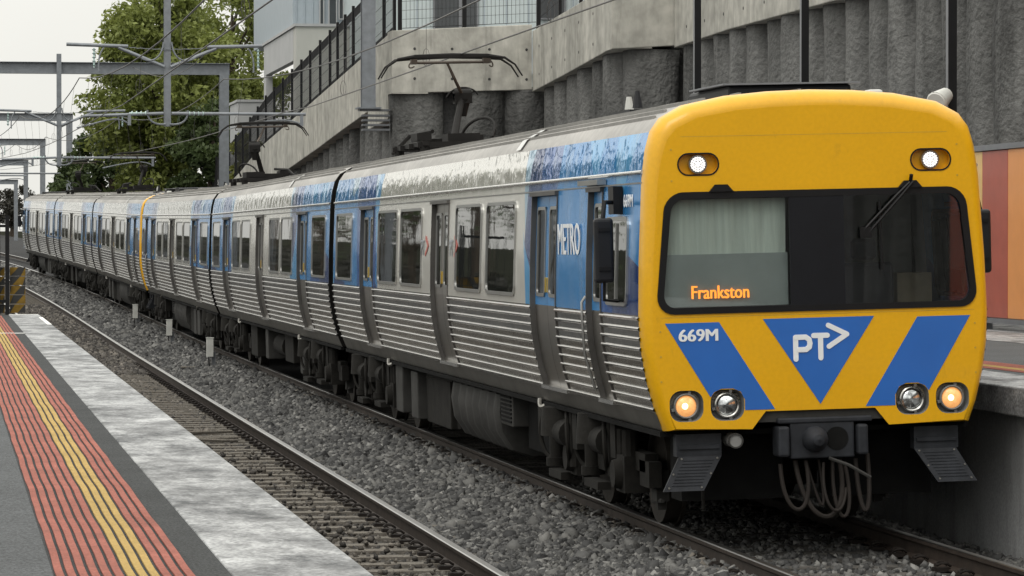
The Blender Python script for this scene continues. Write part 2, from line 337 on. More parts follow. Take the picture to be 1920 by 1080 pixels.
def holed(mb, outer, holes, to3, mi=0):
    b = bmesh.new(); es = []
    for lp in [outer]+holes:
        vs_ = [b.verts.new((u, v, 0)) for u, v in lp]
        es += [b.edges.new((vs_[i], vs_[(i+1) % len(vs_)])) for i in range(len(vs_))]
    bmesh.ops.triangle_fill(b, edges=es, use_beauty=True, use_dissolve=False)
    k = len(mb.v); b.verts.index_update()
    mb.v += [tuple(to3(v.co.x, v.co.y, 0)) for v in b.verts]
    for f in b.faces: mb.f.append(tuple(k+v.index for v in f.verts)); mb.mi.append(mi)
    b.free(); return mb
def stroke(mb, pts, w, to3, d=.004, n=14):
    """flat rounded stroke along a polyline"""
    def disc(p, dd): mb.prism([(p[0]+w/2*math.cos(2*math.pi*i/n), p[1]+w/2*math.sin(2*math.pi*i/n)) for i in range(n)], dd, to3)
    for i_, (a, b) in enumerate(zip(pts, pts[1:])):
        d += .00025; dx, dz = b[0]-a[0], b[1]-a[1]; l = math.hypot(dx, dz); nx, nz = -dz/l*w/2, dx/l*w/2
        mb.prism([(a[0]+nx, a[1]+nz), (a[0]-nx, a[1]-nz), (b[0]-nx, b[1]-nz), (b[0]+nx, b[1]+nz)], d, to3)
    for p in pts: d += .00025; disc(p, d)
def text(body, size, name, m, parent, mtx, sx=1., bold=0., ext=.002):
    c = bpy.data.curves.new('t', 'FONT'); c.body = body; c.size = size; c.extrude = ext; c.resolution_u = 3
    t = bpy.data.objects.new('t', c); COL.objects.link(t)
    dg = bpy.context.evaluated_depsgraph_get(); me = bpy.data.meshes.new_from_object(t.evaluated_get(dg))
    bpy.data.objects.remove(t); me.materials.clear(); me.materials.append(MT[m])
    if bold:
        bb = bmesh.new()
        for k, dx in enumerate((-bold, 0, bold)):
            m2 = me.copy(); m2.transform(Matrix.Translation((dx, 0, .0004*k))); bb.from_mesh(m2); bpy.data.meshes.remove(m2)
        bb.to_mesh(me); bb.free()
    me.transform(mtx @ Matrix.Diagonal((sx, 1, 1, 1)))
    o = link(name, me, parent); o['once'] = 1; return o

# ------------------------------------------------------------------ alignment of the line (gentle left curve, rising far away)
def dX(y):
    t = max(0, min(y, 200)-62); v = -t*t*.000195
    if y > 200: v += -(y-200)*2*138*.000195
    return v
def rZ(y):
    y = min(y, 420); q = (y-82)/8
    return .0135*8*(math.log1p(math.exp(q)) if q < 30 else q)
def wp(x, y, z): return (x+dX(y), y, z+rZ(y))
TX, NX = 6.955, 3.365          # centre lines: train track, near track
TZ, NZ = 0.0, -.11            # rail heights
YS = [6+4*i for i in range(80)]+[330+20*i for i in range(12)]

# ------------------------------------------------------------------ ground, track bed
g = MB(); xs = [-1500, -300, -60, -14, -7, 10, 17.45, 17.5, 60, 300, 1500]
ys = [-300, -80, -20]+[0+10*i for i in range(45)]+[500, 700, 1000, 1800, 3500]
rows = []
for y in ys:
    row = []
    for x in xs:
        z = -.75+rZ(y)
        if x >= 17.48: z = max(z, 6.4-max(0, y-90)*.05)
        if x <= -14: z += .6
        row.append((x, y, z))
    rows.append(row)
g.loft(rows); tag(g.build('ground', 'ground', smooth=True), kind='structure')
g = MB(); rows = []
prof = [(-6.9, -.5), (1.6, -.42), (1.9, -.36), (4.2, -.36), (4.7, -.34), (5.2, -.26), (5.6, -.20), (6.05, -.19), (6.25, -.24), (8.2, -.24), (8.9, -.33), (10.9, -.4), (17.2, -.4)]
for y in YS: rows.append([wp(x, y, z) for x, z in prof])
g.loft(rows); tag(g.build('ballast_bed', 'ballast', smooth=True), kind='structure')

# stones: many small angular rocks joined (nobody could count them)
def stones(name, regions, label, mt='stone'):
    base = np.array([(x, y, z) for z in (-1, 1) for y in (-1, 1) for x in (-1, 1)], float)
    faces = np.array([(0, 2, 3, 1), (4, 5, 7, 6), (0, 1, 5, 4), (1, 3, 7, 5), (3, 2, 6, 7), (2, 0, 4, 6)])
    V = []; n_tot = 0
    for (x0, x1, y0, y1, n, smin, smax, zf, gap) in regions:
        X = rng.uniform(x0, x1, n); Y = rng.uniform(y0, y1, n)
        if gap:
            ph = ((Y-gap[0])/gap[1]) % 1.0; keep = (ph > .20) & (ph < .80) | (rng.random(n) < gap[2]); X, Y = X[keep], Y[keep]
        m = len(X); z = np.array([zf(a) for a in X])+rng.uniform(-.012, .02, m)
        sz = rng.uniform(smin, smax, m)[:, None]*rng.uniform(.55, 1.25, (m, 3))
        pv = base[None]*(1+rng.uniform(-.55, .25, (m, 8, 3)))*sz[:, None, :]*.5
        q = rng.normal(size=(m, 4)); q /= np.linalg.norm(q, axis=1)[:, None]
        w, a, b, c = q.T
        Rm = np.stack([np.stack([1-2*(b*b+c*c), 2*(a*b-w*c), 2*(a*c+w*b)], -1), np.stack([2*(a*b+w*c), 1-2*(a*a+c*c), 2*(b*c-w*a)], -1), np.stack([2*(a*c-w*b), 2*(b*c+w*a), 1-2*(a*a+b*b)], -1)], 1)
        pv = np.einsum('mij,mkj->mki', Rm, pv)
        off = np.array([wp(0, yy, 0) for yy in Y])
        pv += np.stack([X+off[:, 0], Y, z+off[:, 2]], -1)[:, None, :]
        V.append(pv.reshape(-1, 3)); n_tot += m
    V = np.concatenate(V); F = (faces[None]+8*np.arange(n_tot)[:, None, None]).reshape(-1, 4)
    me = bpy.data.meshes.new(name); me.vertices.add(len(V)); me.vertices.foreach_set('co', V.ravel())
    me.loops.add(F.size); me.loops.foreach_set('vertex_index', F.ravel().astype(np.int32))
    me.polygons.add(len(F)); me.polygons.foreach_set('loop_start', np.arange(0, F.size, 4, dtype=np.int32)); me.polygons.foreach_set('loop_total', np.full(len(F), 4, np.int32))
    me.materials.append(MT[mt]); me.update(calc_edges=True); me.validate()
    return tag(link(name, me), label, 'ballast', kind='stuff')
SP0, SPD = 20.0, .62
def zmid(x): return float(np.interp(x, [4.2, 4.7, 5.2, 5.7, 6.0, 6.2], [-.33, -.31, -.24, -.175, -.165, -.165]))
stones('ballast_stones', [
    (4.29, 6.12, 23, 36, 14000, .035, .075, zmid, None), (4.29, 6.12, 36, 52, 10500, .04, .085, zmid, None), (4.29, 6.12, 52, 80, 9000, .05, .11, zmid, None), (4.29, 6.12, 80, 130, 6500, .07, .16, zmid, None),
    (4.29, 6.12, 130, 200, 4500, .1, .22, zmid, None),
    (4.29, 6.12, 23, 60, 900, .085, .12, zmid, None), (6.28, 7.75, 23, 36, 7500, .035, .075, lambda x: -.20, (SP0+.2, SPD, .12)), (6.28, 7.75, 23, 36, 1500, .03, .06, lambda x: -.165, None), (7.9, 8.72, 23, 40, 5200, .04, .085, lambda x: -.20-.02*x/8, None)],
    'grey crushed stone ballast lying under the train and between the tracks')
stones('ballast_stones', [(1.8, 4.13, 23, 44, 13500, .035, .068, lambda x: -.338, (SP0, SPD, .03)), (1.8, 4.13, 23, 44, 900, .03, .055, lambda x: -.278, None), (1.8, 4.13, 44, 70, 8000, .045, .08, lambda x: -.332, (SP0, SPD, .12)), (1.8, 4.13, 70, 120, 9000, .06, .12, lambda x: -.30, None), (4.29, 4.5, 23, 60, 2200, .035, .075, zmid, None), (5.9, 6.13, 23, 60, 2600, .035, .075, zmid, None)],
    'rusty brown crushed stone ballast between the sleepers beside the left platform', 'stone_brown')

# ------------------------------------------------------------------ tracks
def rail_mesh(x, z, y0, mirror=1):
    pf = [(-.07, -.172), (.07, -.172), (.07, -.160), (.012, -.140), (.010, -.055), (.034, -.036), (.036, -.008), (.028, 0), (-.028, 0), (-.036, -.008), (-.034, -.036), (-.010, -.055), (-.012, -.140), (-.07, -.160)]
    mb = MB(); ysr = [y0+2*i for i in range(60)]+[y0+120+6*i for i in range(45)]
    mb.loft([[wp(x+a, y, z+b) for a, b in pf] for y in ysr], closed=True)
    n = len(pf)
    for i in range(len(ysr)-1):
        for j in (7,): mb.mi[i*n+j] = 1
        for j in (6, 8): mb.mi[i*n+j] = 1
    return mb.mesh('rail', ['rail_side', 'rail_top'], smooth=True)
sl_ = MB()
sl_.loft([[(x, -.11*k, 0 if abs(x) > .5 else -.03) for k in (1,)]+[(x, .11, 0 if abs(x) > .5 else -.03)] for x in (-1.32, -.55, .55, 1.32)])
sl_ = MB().box(-1.32, 1.32, -.11, .11, -.2, 0)
sleeper_me = sl_.mesh('sleeper', 'sleeper')
cl = MB()
cl.box(-.02, .10, -.055, .055, -.005, .025)
for s_ in (-1, 1):
    cl.tube([(-.025, .045*s_, .035), (.01, .055*s_, .06), (.05, .05*s_, .062), (.08, .03*s_, .045), (.085, 0, .05)], .011, 5)
clip_me = cl.mesh('rail_clip', 'clip', smooth=True)
sleeper_me2 = sl_.mesh('sleeper', 'sleeper_dark')
def track(cx, z, cant, label, clips_to, sl_x, y_end):
    t = empty('railway_track', wp(cx, 30, z), label, 'railway track')
    inv = -Vector(t.location)
    for s_ in (-1, 1):
        link('rail', rail_mesh(cx+s_*.835, z+(cant if s_ > 0 else 0), 8), t, inv)
    y = SP0+(.2 if cx > 5 else 0); i = 0
    while y < y_end:
        link('sleeper', sleeper_me if cx < 5 else sleeper_me2, t, Vector(wp(cx, y, z-.175+cant/2))+inv+Vector((0, 0, random.uniform(-.006, .006))), (0, 0, random.uniform(-.008, .008)))
        if y < clips_to:
            for (rx, d) in sl_x:
                c = link('rail_clip', clip_me, t, Vector(wp(cx+rx+.075*d, y, z-.17+(cant if rx > 0 else 0)))+inv, (0, 0, 0 if d > 0 else math.pi))
        y += SPD; i += 1
track(NX, NZ, 0, 'empty railway track with polished rails beside the left platform edge', 75, [(.835, -1)], 150)
track(TX, TZ, .035, 'railway track carrying the yellow fronted train', 60, [(-.835, -1), (.835, 1), (.835, -1)], 60)

# ------------------------------------------------------------------ left platform
PZ = 1.08
pl = tag(MB().box(-6.8, 1.60, -6, 64.6, -.5, PZ-.25).build('platform', 'plat_wall'), kind='structure')
mb = MB()
def strip(mb, xa, xb, y0, y1, z0, z1, amp=0., step=.5, ph=0.):
    n = int((y1-y0)/step); rows = []
    for i in range(n+1):
        y = y0+(y1-y0)*i/n; o = amp*(math.sin(y*2.1+ph)+.6*math.sin(y*4.7+1+ph*.3))
        rows.append([(xa+o, y, z0), (xa+o, y, z1), (xb+o, y, z1), (xb+o, y, z0)])
    return mb.loft(rows, closed=True)
MB().box(-6.8, .425, -6, 64.6, PZ-.249, PZ).build('asphalt_surface', 'asphalt', pl)
MB().box(.426, 1.14, -6, 64.6, PZ-.249, PZ-.002).build('asphalt_band', 'asphalt_dark', pl)
yy = -5.0; k = 0
edges = [-6, -1, 4, 9, 15.35, 19.6, 24, 28.4, 32.8, 37.2, 41.6, 46, 50.4, 54.8, 59.5, 64.6]
for a, b in zip(edges, edges[1:]):
    c = MB().box(1.141, 1.705, a+.006, b-.006, PZ-.21, PZ+.004).build('coping_slab', 'coping', pl)
    bv = c.modifiers.new('b', 'BEVEL'); bv.width = .008; bv.segments = 2
for k in range(12):
    xa = .437+k*.0473
    strip(MB(), xa, xa+.032, 6, 63.6, PZ-.003, PZ+.006, .0022, .18, 0).build('tactile_strip', 'tac_yel' if k in (6, 7, 8) else 'tac_red', pl)
MB().box(.43, 1.14, 51.2, 51.32, PZ-.001, PZ+.0085).build('white_line', 'line_white', pl)
MB().box(1.63, 1.70, 56.5, 62, PZ+.004, PZ+.010).build('white_line', 'line_white', pl)
MB().box(1.15, 1.68, 64.3, 64.5, PZ+.004, PZ+.010).build('white_line', 'line_white', pl)

# gate at the platform end with hazard boards
gt = empty('platform_end_gate', (1.0, 65.2, PZ), 'black steel gate posts with yellow and black hazard boards at platform end', 'gate')
def rel(o): return -Vector(o.location)
for x in (1.13, .98):
    w = .038 if x > 1 else .018
    MB().box(x-w, x+w, 65.2-w, 65.2+w, 1.0, 2.95 if x > 1 else 2.9).build('gate_post', 'black', gt, loc=rel(gt))
for z in (2.72, 1.30): MB().box(.3, 1.13, 65.18, 65.22, z, z+.05).build('gate_rail', 'black', gt, loc=rel(gt))
for i in range(5): MB().cyl((.3+.15*i, 65.2, 1.3), (.3+.15*i, 65.2, 2.75), .012, n=6).build('gate_bar', 'black', gt, loc=rel(gt))
for bi, (bx0, bx1) in enumerate(((.72, 1.08), (1.18, 1.47))):
    for i in range(5):
        z0 = 1.10+i*.176; mb = MB()
        mb.box(bx0, bx1, 65.28, 65.31, z0, z0+.16, 0)
        x = bx0-1.0
        while x < bx1+.4:
            a0 = x+(z0-1.1)*.9; pts = [(a0, z0), (a0+.19, z0), (a0+.19+.144, z0+.16), (a0+.144, z0+.16)]
            if pts[0][0] > bx1 or pts[2][0] < bx0: x += .38; continue
            pts = [(min(max(p[0], bx0), bx1), p[1]) for p in pts]
            if abs(pts[1][0]-pts[0][0])+abs(pts[2][0]-pts[3][0]) > .02:
                u = [p for i_, p in enumerate(pts) if p not in pts[:i_]]
                if len(u) >= 3: mb.prism(u, .003, lambda a, b, w: (a, 65.277+w, b), 1)
            x += .38
        mb.build('hazard_slat', ['haz_yel', 'haz_blk'], gt, loc=rel(gt))

# ------------------------------------------------------------------ right platform
RZ = 1.25
rp = tag(MB().box(8.72, 15.4, -30, 112, -.5, RZ-.26).build('platform', 'plat_wall'), kind='structure')
MB().box(9.45, 15.4, -30, 112, RZ-.259, RZ).build('asphalt_surface', 'asphalt', rp)
MB().box(12.4, 15.39, -30, 112, RZ+.002, RZ+.006).build('concrete_path', 'coping', rp)
for a in range(-30, 110, 5):
    c = MB().box(8.60, 9.449, a+.008, a+4.992, RZ-.24, RZ+.003).build('coping_slab', ['coping'], rp)
    bv = c.modifiers.new('b', 'BEVEL'); bv.width = .015; bv.segments = 2
for k in range(12):
    xa = 9.62+k*.0473
    MB().box(xa, xa+.032, -30, 110, RZ-.003, RZ+.006).build('tactile_strip', 'tac_yel' if 3 <= k <= 5 else 'tac_red', rp)

# coloured panel fence on the right platform
fn = empty('panel_fence', (13.9, 44, RZ), 'tan red and orange metal panel fence along the right platform', 'fence')
F_ = rel(fn); y = 52.0; cols = ['pan_orange', 'pan_tan', 'pan_red', 'pan_orange', 'pan_red', 'pan_tan', 'pan_orange', 'pan_red', 'pan_orange']
seq = {44.72: 'pan_red', 43.58: 'pan_orange', 45.86: 'pan_tan'}
y = 44.72+1.14*6; i = 0
while y > 8:
    m = {6: 'pan_red', 5: 'pan_tan', 7: 'pan_orange'}.get(i, cols[i % len(cols)])
    p = MB().box(13.88, 13.93, y-1.135, y, RZ+.17, RZ+2.42).build('panel', m, fn, loc=F_)
    bv = p.modifiers.new('b', 'BEVEL'); bv.width = .012; bv.segments = 2
    if i % 2 == 0: MB().box(13.94, 14.02, y-.04, y+.04, RZ, RZ+2.4).build('fence_post', 'grey_metal', fn, loc=F_)
    y -= 1.14; i += 1
MB().box(13.85, 13.96, 8, 51.6, RZ+2.425, RZ+2.50).build('top_rail', 'grey_metal', fn, loc=F_)
MB().box(13.85, 13.96, 8, 51.6, RZ+.10, RZ+.165).build('bottom_rail', 'grey_metal', fn, loc=F_)

# lamp posts on the right platform
for i, (y, lab) in enumerate(((59.5, 'black square lamp post furthest from the camera, left above the car roof'), (51.8, 'middle black square lamp post rising behind the yellow cab roof'), (43.9, 'nearest black square lamp post with a pale loudspeaker, right of the cab roof'))):
    t = empty('lamp_post', (13.2, y, RZ), lab, 'lamp post', 'black lamp posts on the right platform')
    MB().box(-.058, .058, -.058, .058, 0, 6.6).build('post', 'black', t)
    MB().box(-.062, -.059, -.05, .05, 0, 6.6).build('cable_cover', 'grey_metal', t)  # pale strip added on the left face to paint the post's lit edge
    MB().box(-.12, .12, -.12, .12, 0, .02).build('base_plate', 'black', t)
    MB().box(-1.1, .08, -.09, .09, 6.6, 6.68).build('lamp_head', 'black', t)
    if i == 2:
        s_ = MB().cyl((-.07, 0, 3.15), (-.25, -.16, 3.04), .10, .15, 14).cyl((-.25, -.16, 3.04), (-.27, -.18, 3.03), .15, .13, 14).build('loudspeaker', 'white_box', t, smooth=True)
        MB().box(-.16, -.06, -.05, .05, 2.84, 2.94).build('bracket', 'white_box', t)

# ------------------------------------------------------------------ retaining wall
wl = empty('retaining_wall', (12, 85, 0), 'grey concrete retaining wall with capping beam over rough shotcrete piles', 'retaining wall')
WL = rel(wl)
def ztop(y): return float(np.interp(y, [74.5, 79.3, 84.86, 85, 91.66, 101.9, 109.9, 122, 130.7, 170], [8.2, 7.97, 7.94, 7.75, 7.40, 6.86, 6.44, 5.83, 5.09, 2.6]))
def zbot(y): return float(np.interp(y, [63, 74.4, 74.6, 84.86, 89.9, 96.3, 101.9, 113.1, 135, 170], [6.87, 6.81, 6.72, 6.25, 5.92, 5.61, 5.31, 4.77, 3.6, 1.6]))
def beam(pts, d=.9, name='capping_beam'):
    """pts: (x, y, zb, zt) along the face; body extends to the right/back by d along +x (or +y for jogs)"""
    mb = MB(); rows = []
    for (x, y, b, t, dx, dy) in pts: rows.append([(x, y, b), (x, y, t), (x+dx*d, y+dy*d, t), (x+dx*d, y+dy*d, b)])
    mb.loft(rows, closed=True)
    for r in (rows[0], rows[-1]): mb.quad(*r)
    o = mb.build(name, 'concrete', wl, loc=WL); bv = o.modifiers.new('b', 'BEVEL'); bv.width = .02; bv.segments = 2; bv.limit_method = 'ANGLE'
    return o
brk = [170, 150, 138, 126, 115, 105, 96.3, 90.1]
for a, b in zip(brk, brk[1:]):
    n = 4; beam([(11.05, y, zbot(y), ztop(y), 1, 0) for y in np.linspace(a-.012, b+.012, n)])
beam([(11.04, y, zb, ztop(y), 1, 0) for y, zb in ((90.08, 5.42), (85.9, 5.55))])      # deep block by the steel column
beam([(11.04, y, 6.17, ztop(y), 1, 0) for y in (85.88, 85.0)])
beam([(x, 85.0-.003, z0, z1, 0, 1) for x, z0, z1 in ((11.03, 6.175, 7.75), (14.585, 6.29, 7.94))])
beam([(14.6, y, zbot(y), ztop(y), 1, 0) for y in (84.98, 80.2)]); beam([(14.6, y, zbot(y), ztop(y), 1, 0) for y in (80.18, 74.52)])
beam([(x, 74.5, z0, z1, 0, 1) for x, z0, z1 in ((14.585, 6.73, 8.25), (16.06, 6.82, 8.5))])
for a, b in ((74.48, 69.2), (69.18, 62), (61.98, 52), (51.98, 40), (39.98, 20), (19.98, -10), (-10.02, -60)):
    beam([(16.0, y, 6.85 if y < 70 else zbot(y), 8.6, 1, 0) for y in (a, b)])
for y in np.arange(57, 84.5, 1.8):
    x = 16.0 if y < 74.4 else 14.6; zb_ = 6.85 if y < 70 else zbot(y)
    for dz in (.35, 1.05): MB().cyl((x+.02, y, zb_+dz), (x-.006, y, zb_+dz), .035, n=10).build('tie_hole', 'shot_dark', wl, loc=WL)
for x in np.arange(11.6, 14.5, .95):
    for dz in (.35, 1.1): MB().cyl((x, 85.02, 6.2+dz), (x, 84.99, 6.2+dz), .035, n=10).build('tie_hole', 'shot_dark', wl, loc=WL)
# shotcrete sheet behind the piles
def sheet(x0, y0, x1, y1, zt0, zt1):
    mb = MB(); dx, dy = x1-x0, y1-y0; l = math.hypot(dx, dy); nx, ny = (dy/l, -dx/l)
    n = max(1, int(l/2)); rows = []
    for i in range(n+1):
        t = i/n; x, y = x0+dx*t, y0+dy*t; zt = zt0+(zt1-zt0)*t
        rows.append([(x, y, -.6), (x, y, zt)])
    mb.loft(rows); return mb.build('shotcrete_face', 'shot_dark', wl, loc=WL, fix=False)
sheet(11.72, 170, 11.72, 85.55, zbot(170)+.1, 6.3); sheet(11.72, 85.55, 15.15, 85.55, 6.3, 6.4); sheet(15.2, 85.55, 15.2, 75.05, 6.4, 6.85); sheet(15.2, 75.05, 16.6, 75.05, 6.8, 6.9); sheet(16.6, 75.05, 16.6, -60, 6.95, 6.95)
# shotcrete-coated piles, each its own lumpy column
def pile(x, y, zt, ax, w=.62, d=.55):
    """ax: facing direction angle (pi = faces -x, -pi/2 = faces -y)"""
    mb = MB(); n = 11; zs = np.linspace(-.5, zt, 14); rows = []; p1, p2, p3 = rng.uniform(0, 6, 3)
    ww = w*rng.uniform(.92, 1.12); dd = d*rng.uniform(.9, 1.1)
    for z in zs:
        row = []
        for i in range(n):
            a = -1.75+3.5*i/(n-1); r = 1+.022*math.sin(z*1.3+p1+i*.9)+.02*math.sin(z*2.9+p2-i*1.3)+.02*math.sin(i*2.1+p3)
            u = math.sin(a)*ww*r; v = (math.cos(a))*dd*r
            ca, sa = math.cos(ax), math.sin(ax); row.append((x+ca*v-sa*u, y+sa*v+ca*u, z))
        rows.append(row)
    mb.loft(rows); mb.build('pile', 'shotcrete', wl, smooth=True, loc=WL, fix=False, ang=70)
y = 166.0
while y > 87: pile(11.78, y, zbot(y)+.12, math.pi, .72, .5); y -= 1.75
pile(11.5, 85.8, 6.2, math.pi, .6, .42)
for x in (11.75, 13.35, 14.6): pile(x, 85.55, 6.28, -math.pi/2, .68, .52)
y = 84.0
while y > 75.6: pile(15.2, y, zbot(y)+.05, math.pi, .68, .5); y -= 1.6
pile(15.6, 75.1, 6.74, -math.pi/2, .62, .5)
y = 73.8
while y > -8: pile(16.65, y, 6.86, math.pi, .72, .55); y -= 1.52

# fence on top of the wall
fw = empty('wall_top_fence', (11.3, 100, 6.8), 'black mesh security fence stepping down along the retaining wall top', 'fence'); FW = rel(fw)
def mesh_panel(p0, p1, zb0, zb1, h, name='mesh_panel', dense=True):
    """welded mesh panel between two posts"""
    mb = MB(); p0, p1 = Vector(p0), Vector(p1); l = (p1-p0).length; n = max(2, int(l/(.16 if dense else .10)))
    for i in range(1, n):
        t = i/n; p = p0.lerp(p1, t); zb = zb0+(zb1-zb0)*t
        mb.cyl((p.x, p.y, zb), (p.x, p.y, zb+h), .006, n=3, cap=False)
    k = 5 if dense else 8
    for j in range(k+1):
        q = j/k*h; mb.cyl((p0.x, p0.y, zb0+q), (p1.x, p1.y, zb1+q), .010 if j in (0, k) else .006, n=4, cap=False)
    return mb.build(name, 'mesh', fw, loc=FW, fix=False)
def shade_panel(p0, p1, zb0, zb1, h):
    """solid dark infill sheet framed top and bottom, seen behind the mesh"""
    mb = MB(); a, b = Vector(p0), Vector(p1); d = (b-a).normalized(); nrm = Vector((-d.y, d.x, 0))*.012
    for (q0, q1) in ((.0, .20), (h-.22, h)):
        mb = MB(); mb.loft([[tuple(Vector((p.x, p.y, z+q0))-nrm), tuple(Vector((p.x, p.y, z+q1))-nrm), tuple(Vector((p.x, p.y, z+q1))+nrm), tuple(Vector((p.x, p.y, z+q0))+nrm)] for p, z in ((a, zb0), (b, zb1))], closed=True)
        mb.build('infill_sheet', 'mesh', fw, loc=FW)
posts = [86.3, 88.4, 90.6, 92.9, 95.2, 97.2, 99.1, 101.1, 103.8, 106.7, 109.4, 112.4, 115.5, 118.6, 121.8, 125, 128.2, 131.4, 134.6, 137.8, 141, 144.5, 148]
for y in posts: MB().box(11.22, 11.30, y-.04, y+.04, ztop(y)-.05, ztop(y)+1.85).build('fence_post', 'black', fw, loc=FW)
for a, b in zip(posts, posts[1:]):
    mesh_panel((11.26, a+.06, 0), (11.26, b-.06, 0), ztop(a)+.08, ztop(b)+.08, 1.65)
    shade_panel((11.28, a+.06, 0), (11.28, b-.06, 0), ztop(a)+.08, ztop(b)+.08, 1.65)
px = [11.26, 12.9, 14.8]
for x in px+[]: MB().box(x-.05, x+.05, 85.2, 85.3, 7.7, 9.9).build('fence_post', 'black', fw, loc=FW)
for a, b in zip(px, px[1:]): mesh_panel((a+.06, 85.25, 0), (b-.06, 85.25, 0), 7.82+(a-11.2)*.055, 7.82+(b-11.2)*.055, 1.8, dense=False)
pb = [85.2, 82.4, 79.6, 76.8, 74.9]
for y in pb[1:]: MB().box(14.8, 14.88, y-.04, y+.04, 7.9, ztop(y)+1.85).build('fence_post', 'black', fw, loc=FW)
for a, b in zip(pb, pb[1:]): mesh_panel((14.84, a-.06, 0), (14.84, b+.06, 0), ztop(a)+.08, ztop(b)+.08, 1.65)

# ------------------------------------------------------------------ buildings above the wall
h = empty('rendered_house', (12.4, 122, 4), 'white rendered flat roofed house wing with open balcony behind the wall fence', 'house'); H = rel(h)
MB().box(12.37, 15.6, 122, 122.25, 3.5, 10.17).box(12.37, 12.6, 122.26, 123, 3.5, 10.17).build('wall', 'render_wht2', h, loc=H)
MB().box(12.36, 12.62, 123.01, 134.5, 9.0, 10.16).box(12.36, 12.62, 123.01, 134.5, 3.5, 6.9).box(12.36, 12.62, 133.6, 134.5, 6.91, 8.99).build('side_wall', 'render_white', h, loc=H)
MB().box(13.6, 13.8, 122.3, 134.4, 3.5, 10.1).build('inner_wall', 'render_white', h, loc=H)
MB().box(12.3, 15.62, 121.93, 134.6, 10.18, 10.28).build('roof', 'render_white', h, loc=H)
b2 = empty('clad_apartment_block', (12.4, 124, 4), 'pale blue grey ribbed metal clad block rising above the white house', 'building'); B2 = rel(b2)
MB().box(12.45, 17.5, 124, 140, 10.29, 17).build('wall', 'clad', b2, loc=B2)
for i in range(17): MB().box(12.55+i*.30, 12.59+i*.30, 123.96, 124, 10.29, 17).build('cladding_rib', 'clad', b2, loc=B2)
for x0, x1, z0 in ((13.45, 13.55, 10.35), (13.78, 14.02, 10.35), (14.15, 14.27, 10.6)):
    w = MB().box(x0, x1, 123.90, 123.95, z0, z0+1.3).build('window', 'bld_glass', b2, loc=B2)
    mbf = MB(); ring(mbf, [(x0-.04, z0-.04), (x1+.04, z0-.04), (x1+.04, z0+1.34), (x0-.04, z0+1.34)], [(x0, z0), (x1, z0), (x1, z0+1.3), (x0, z0+1.3)], .06, lambda a, b, w_: (a, 123.89+w_, b)); mbf.build('window_frame', 'render_white', b2, loc=B2)
b3 = empty('pale_apartment_building', (15, 112, 6), 'pale green white apartment facade with dark windows behind the mesh fence', 'building'); B3 = rel(b3)
MB().box(14.3, 30, 112, 124, 5, 18).build('wall', 'clad_pale', b3, loc=B3)
for (x0, x1, z0, z1) in ((15.95, 16.75, 8.1, 10.9), (16.85, 17.35, 8.1, 10.9), (19.5, 20.3, 9.9, 12.6), (21.2, 22.8, 8.1, 10.9)):
    w = MB().box(x0, x1, 111.92, 111.99, z0, z1).build('window', 'bld_glass', b3, loc=B3)
    mbf = MB(); ring(mbf, [(x0-.05, z0-.05), (x1+.05, z0-.05), (x1+.05, z1+.05), (x0-.05, z1+.05)], [(x0, z0), (x1, z0), (x1, z1), (x0, z1)], .08, lambda a, b, w_: (a, 111.90+w_, b)); mbf.build('window_frame', 'grey_metal', b3, loc=B3)
for i in range(20): MB().box(14.6+i*.75, 14.63+i*.75, 111.97, 112, 8, 18).build('cladding_joint', 'clad', b3, loc=B3)
MB().box(17.5, 22, 111.2, 111.24, 8.0, 9.2).build('balcony_glass', 'clad', b3, loc=B3)
b4 = empty('garden_wall_block', (11.8, 140, 3), 'small grey rendered block at the low end of the wall fence', 'building')
MB().box(0, 1.4, 0, 4, -2, 5.2).box(-.05, 1.45, -.05, 4.05, 5.2, 5.3).build('wall', 'render_white', b4)
# pale station building behind the camera, seen only as a reflection in the windscreen
b5 = empty('station_building', (22, -45, 0), 'pale clad station building standing behind the viewer beyond the wall', 'building')
MB().box(-4, 30, -12, 0, 5, 15).build('wall', 'clad_pale', b5)
for i in range(12): MB().box(-4+i*2.8, -3.9+i*2.8, 0.001, .05, 5, 15).build('cladding_joint', 'clad', b5)
MB().box(-4.3, 30.3, -12.3, .9, 15, 15.4).build('roof', 'galv_dark', b5)

# ------------------------------------------------------------------ overhead line structures
def hbeam(mb, p0, p1, w, h_, up=(0, 0, 1), t=.02):
    p0, p1 = Vector(p0), Vector(p1); d = (p1-p0).normalized(); up = Vector(up); s_ = d.cross(up).normalized(); up = s_.cross(d)
    def bar(a0, a1, b0, b1):
        rows = [[tuple(p+s_*a+up*b) for a, b in ((a0, b0), (a1, b0), (a1, b1), (a0, b1))] for p in (p0, p1)]
        mb.loft(rows, closed=True); mb.quad(*rows[0]); mb.quad(*rows[1])
    bar(-w/2, w/2, h_/2-t, h_/2); bar(-w/2, w/2, -h_/2, -h_/2+t); bar(-t/2, t/2, -h_/2+t, h_/2-t)
    return mb
def insulator(mb, p0, p1, r=.055, n=5):
    p0, p1 = Vector(p0), Vector(p1); mb.cyl(p0, p1, .022, n=8)
    for i in range(n):
        a = p0.lerp(p1, (i+.3)/n); b = p0.lerp(p1, (i+.6)/n); mb.cyl(a, b, r, r*.6, 10)
def bez(p0, p1, p2, p3, n=10):
    p0, p1, p2, p3 = map(Vector, (p0, p1, p2, p3)); return [((1-t)**3)*p0+3*t*(1-t)**2*p1+3*t*t*(1-t)*p2+t**3*p3 for t in [i/n for i in range(n+1)]]
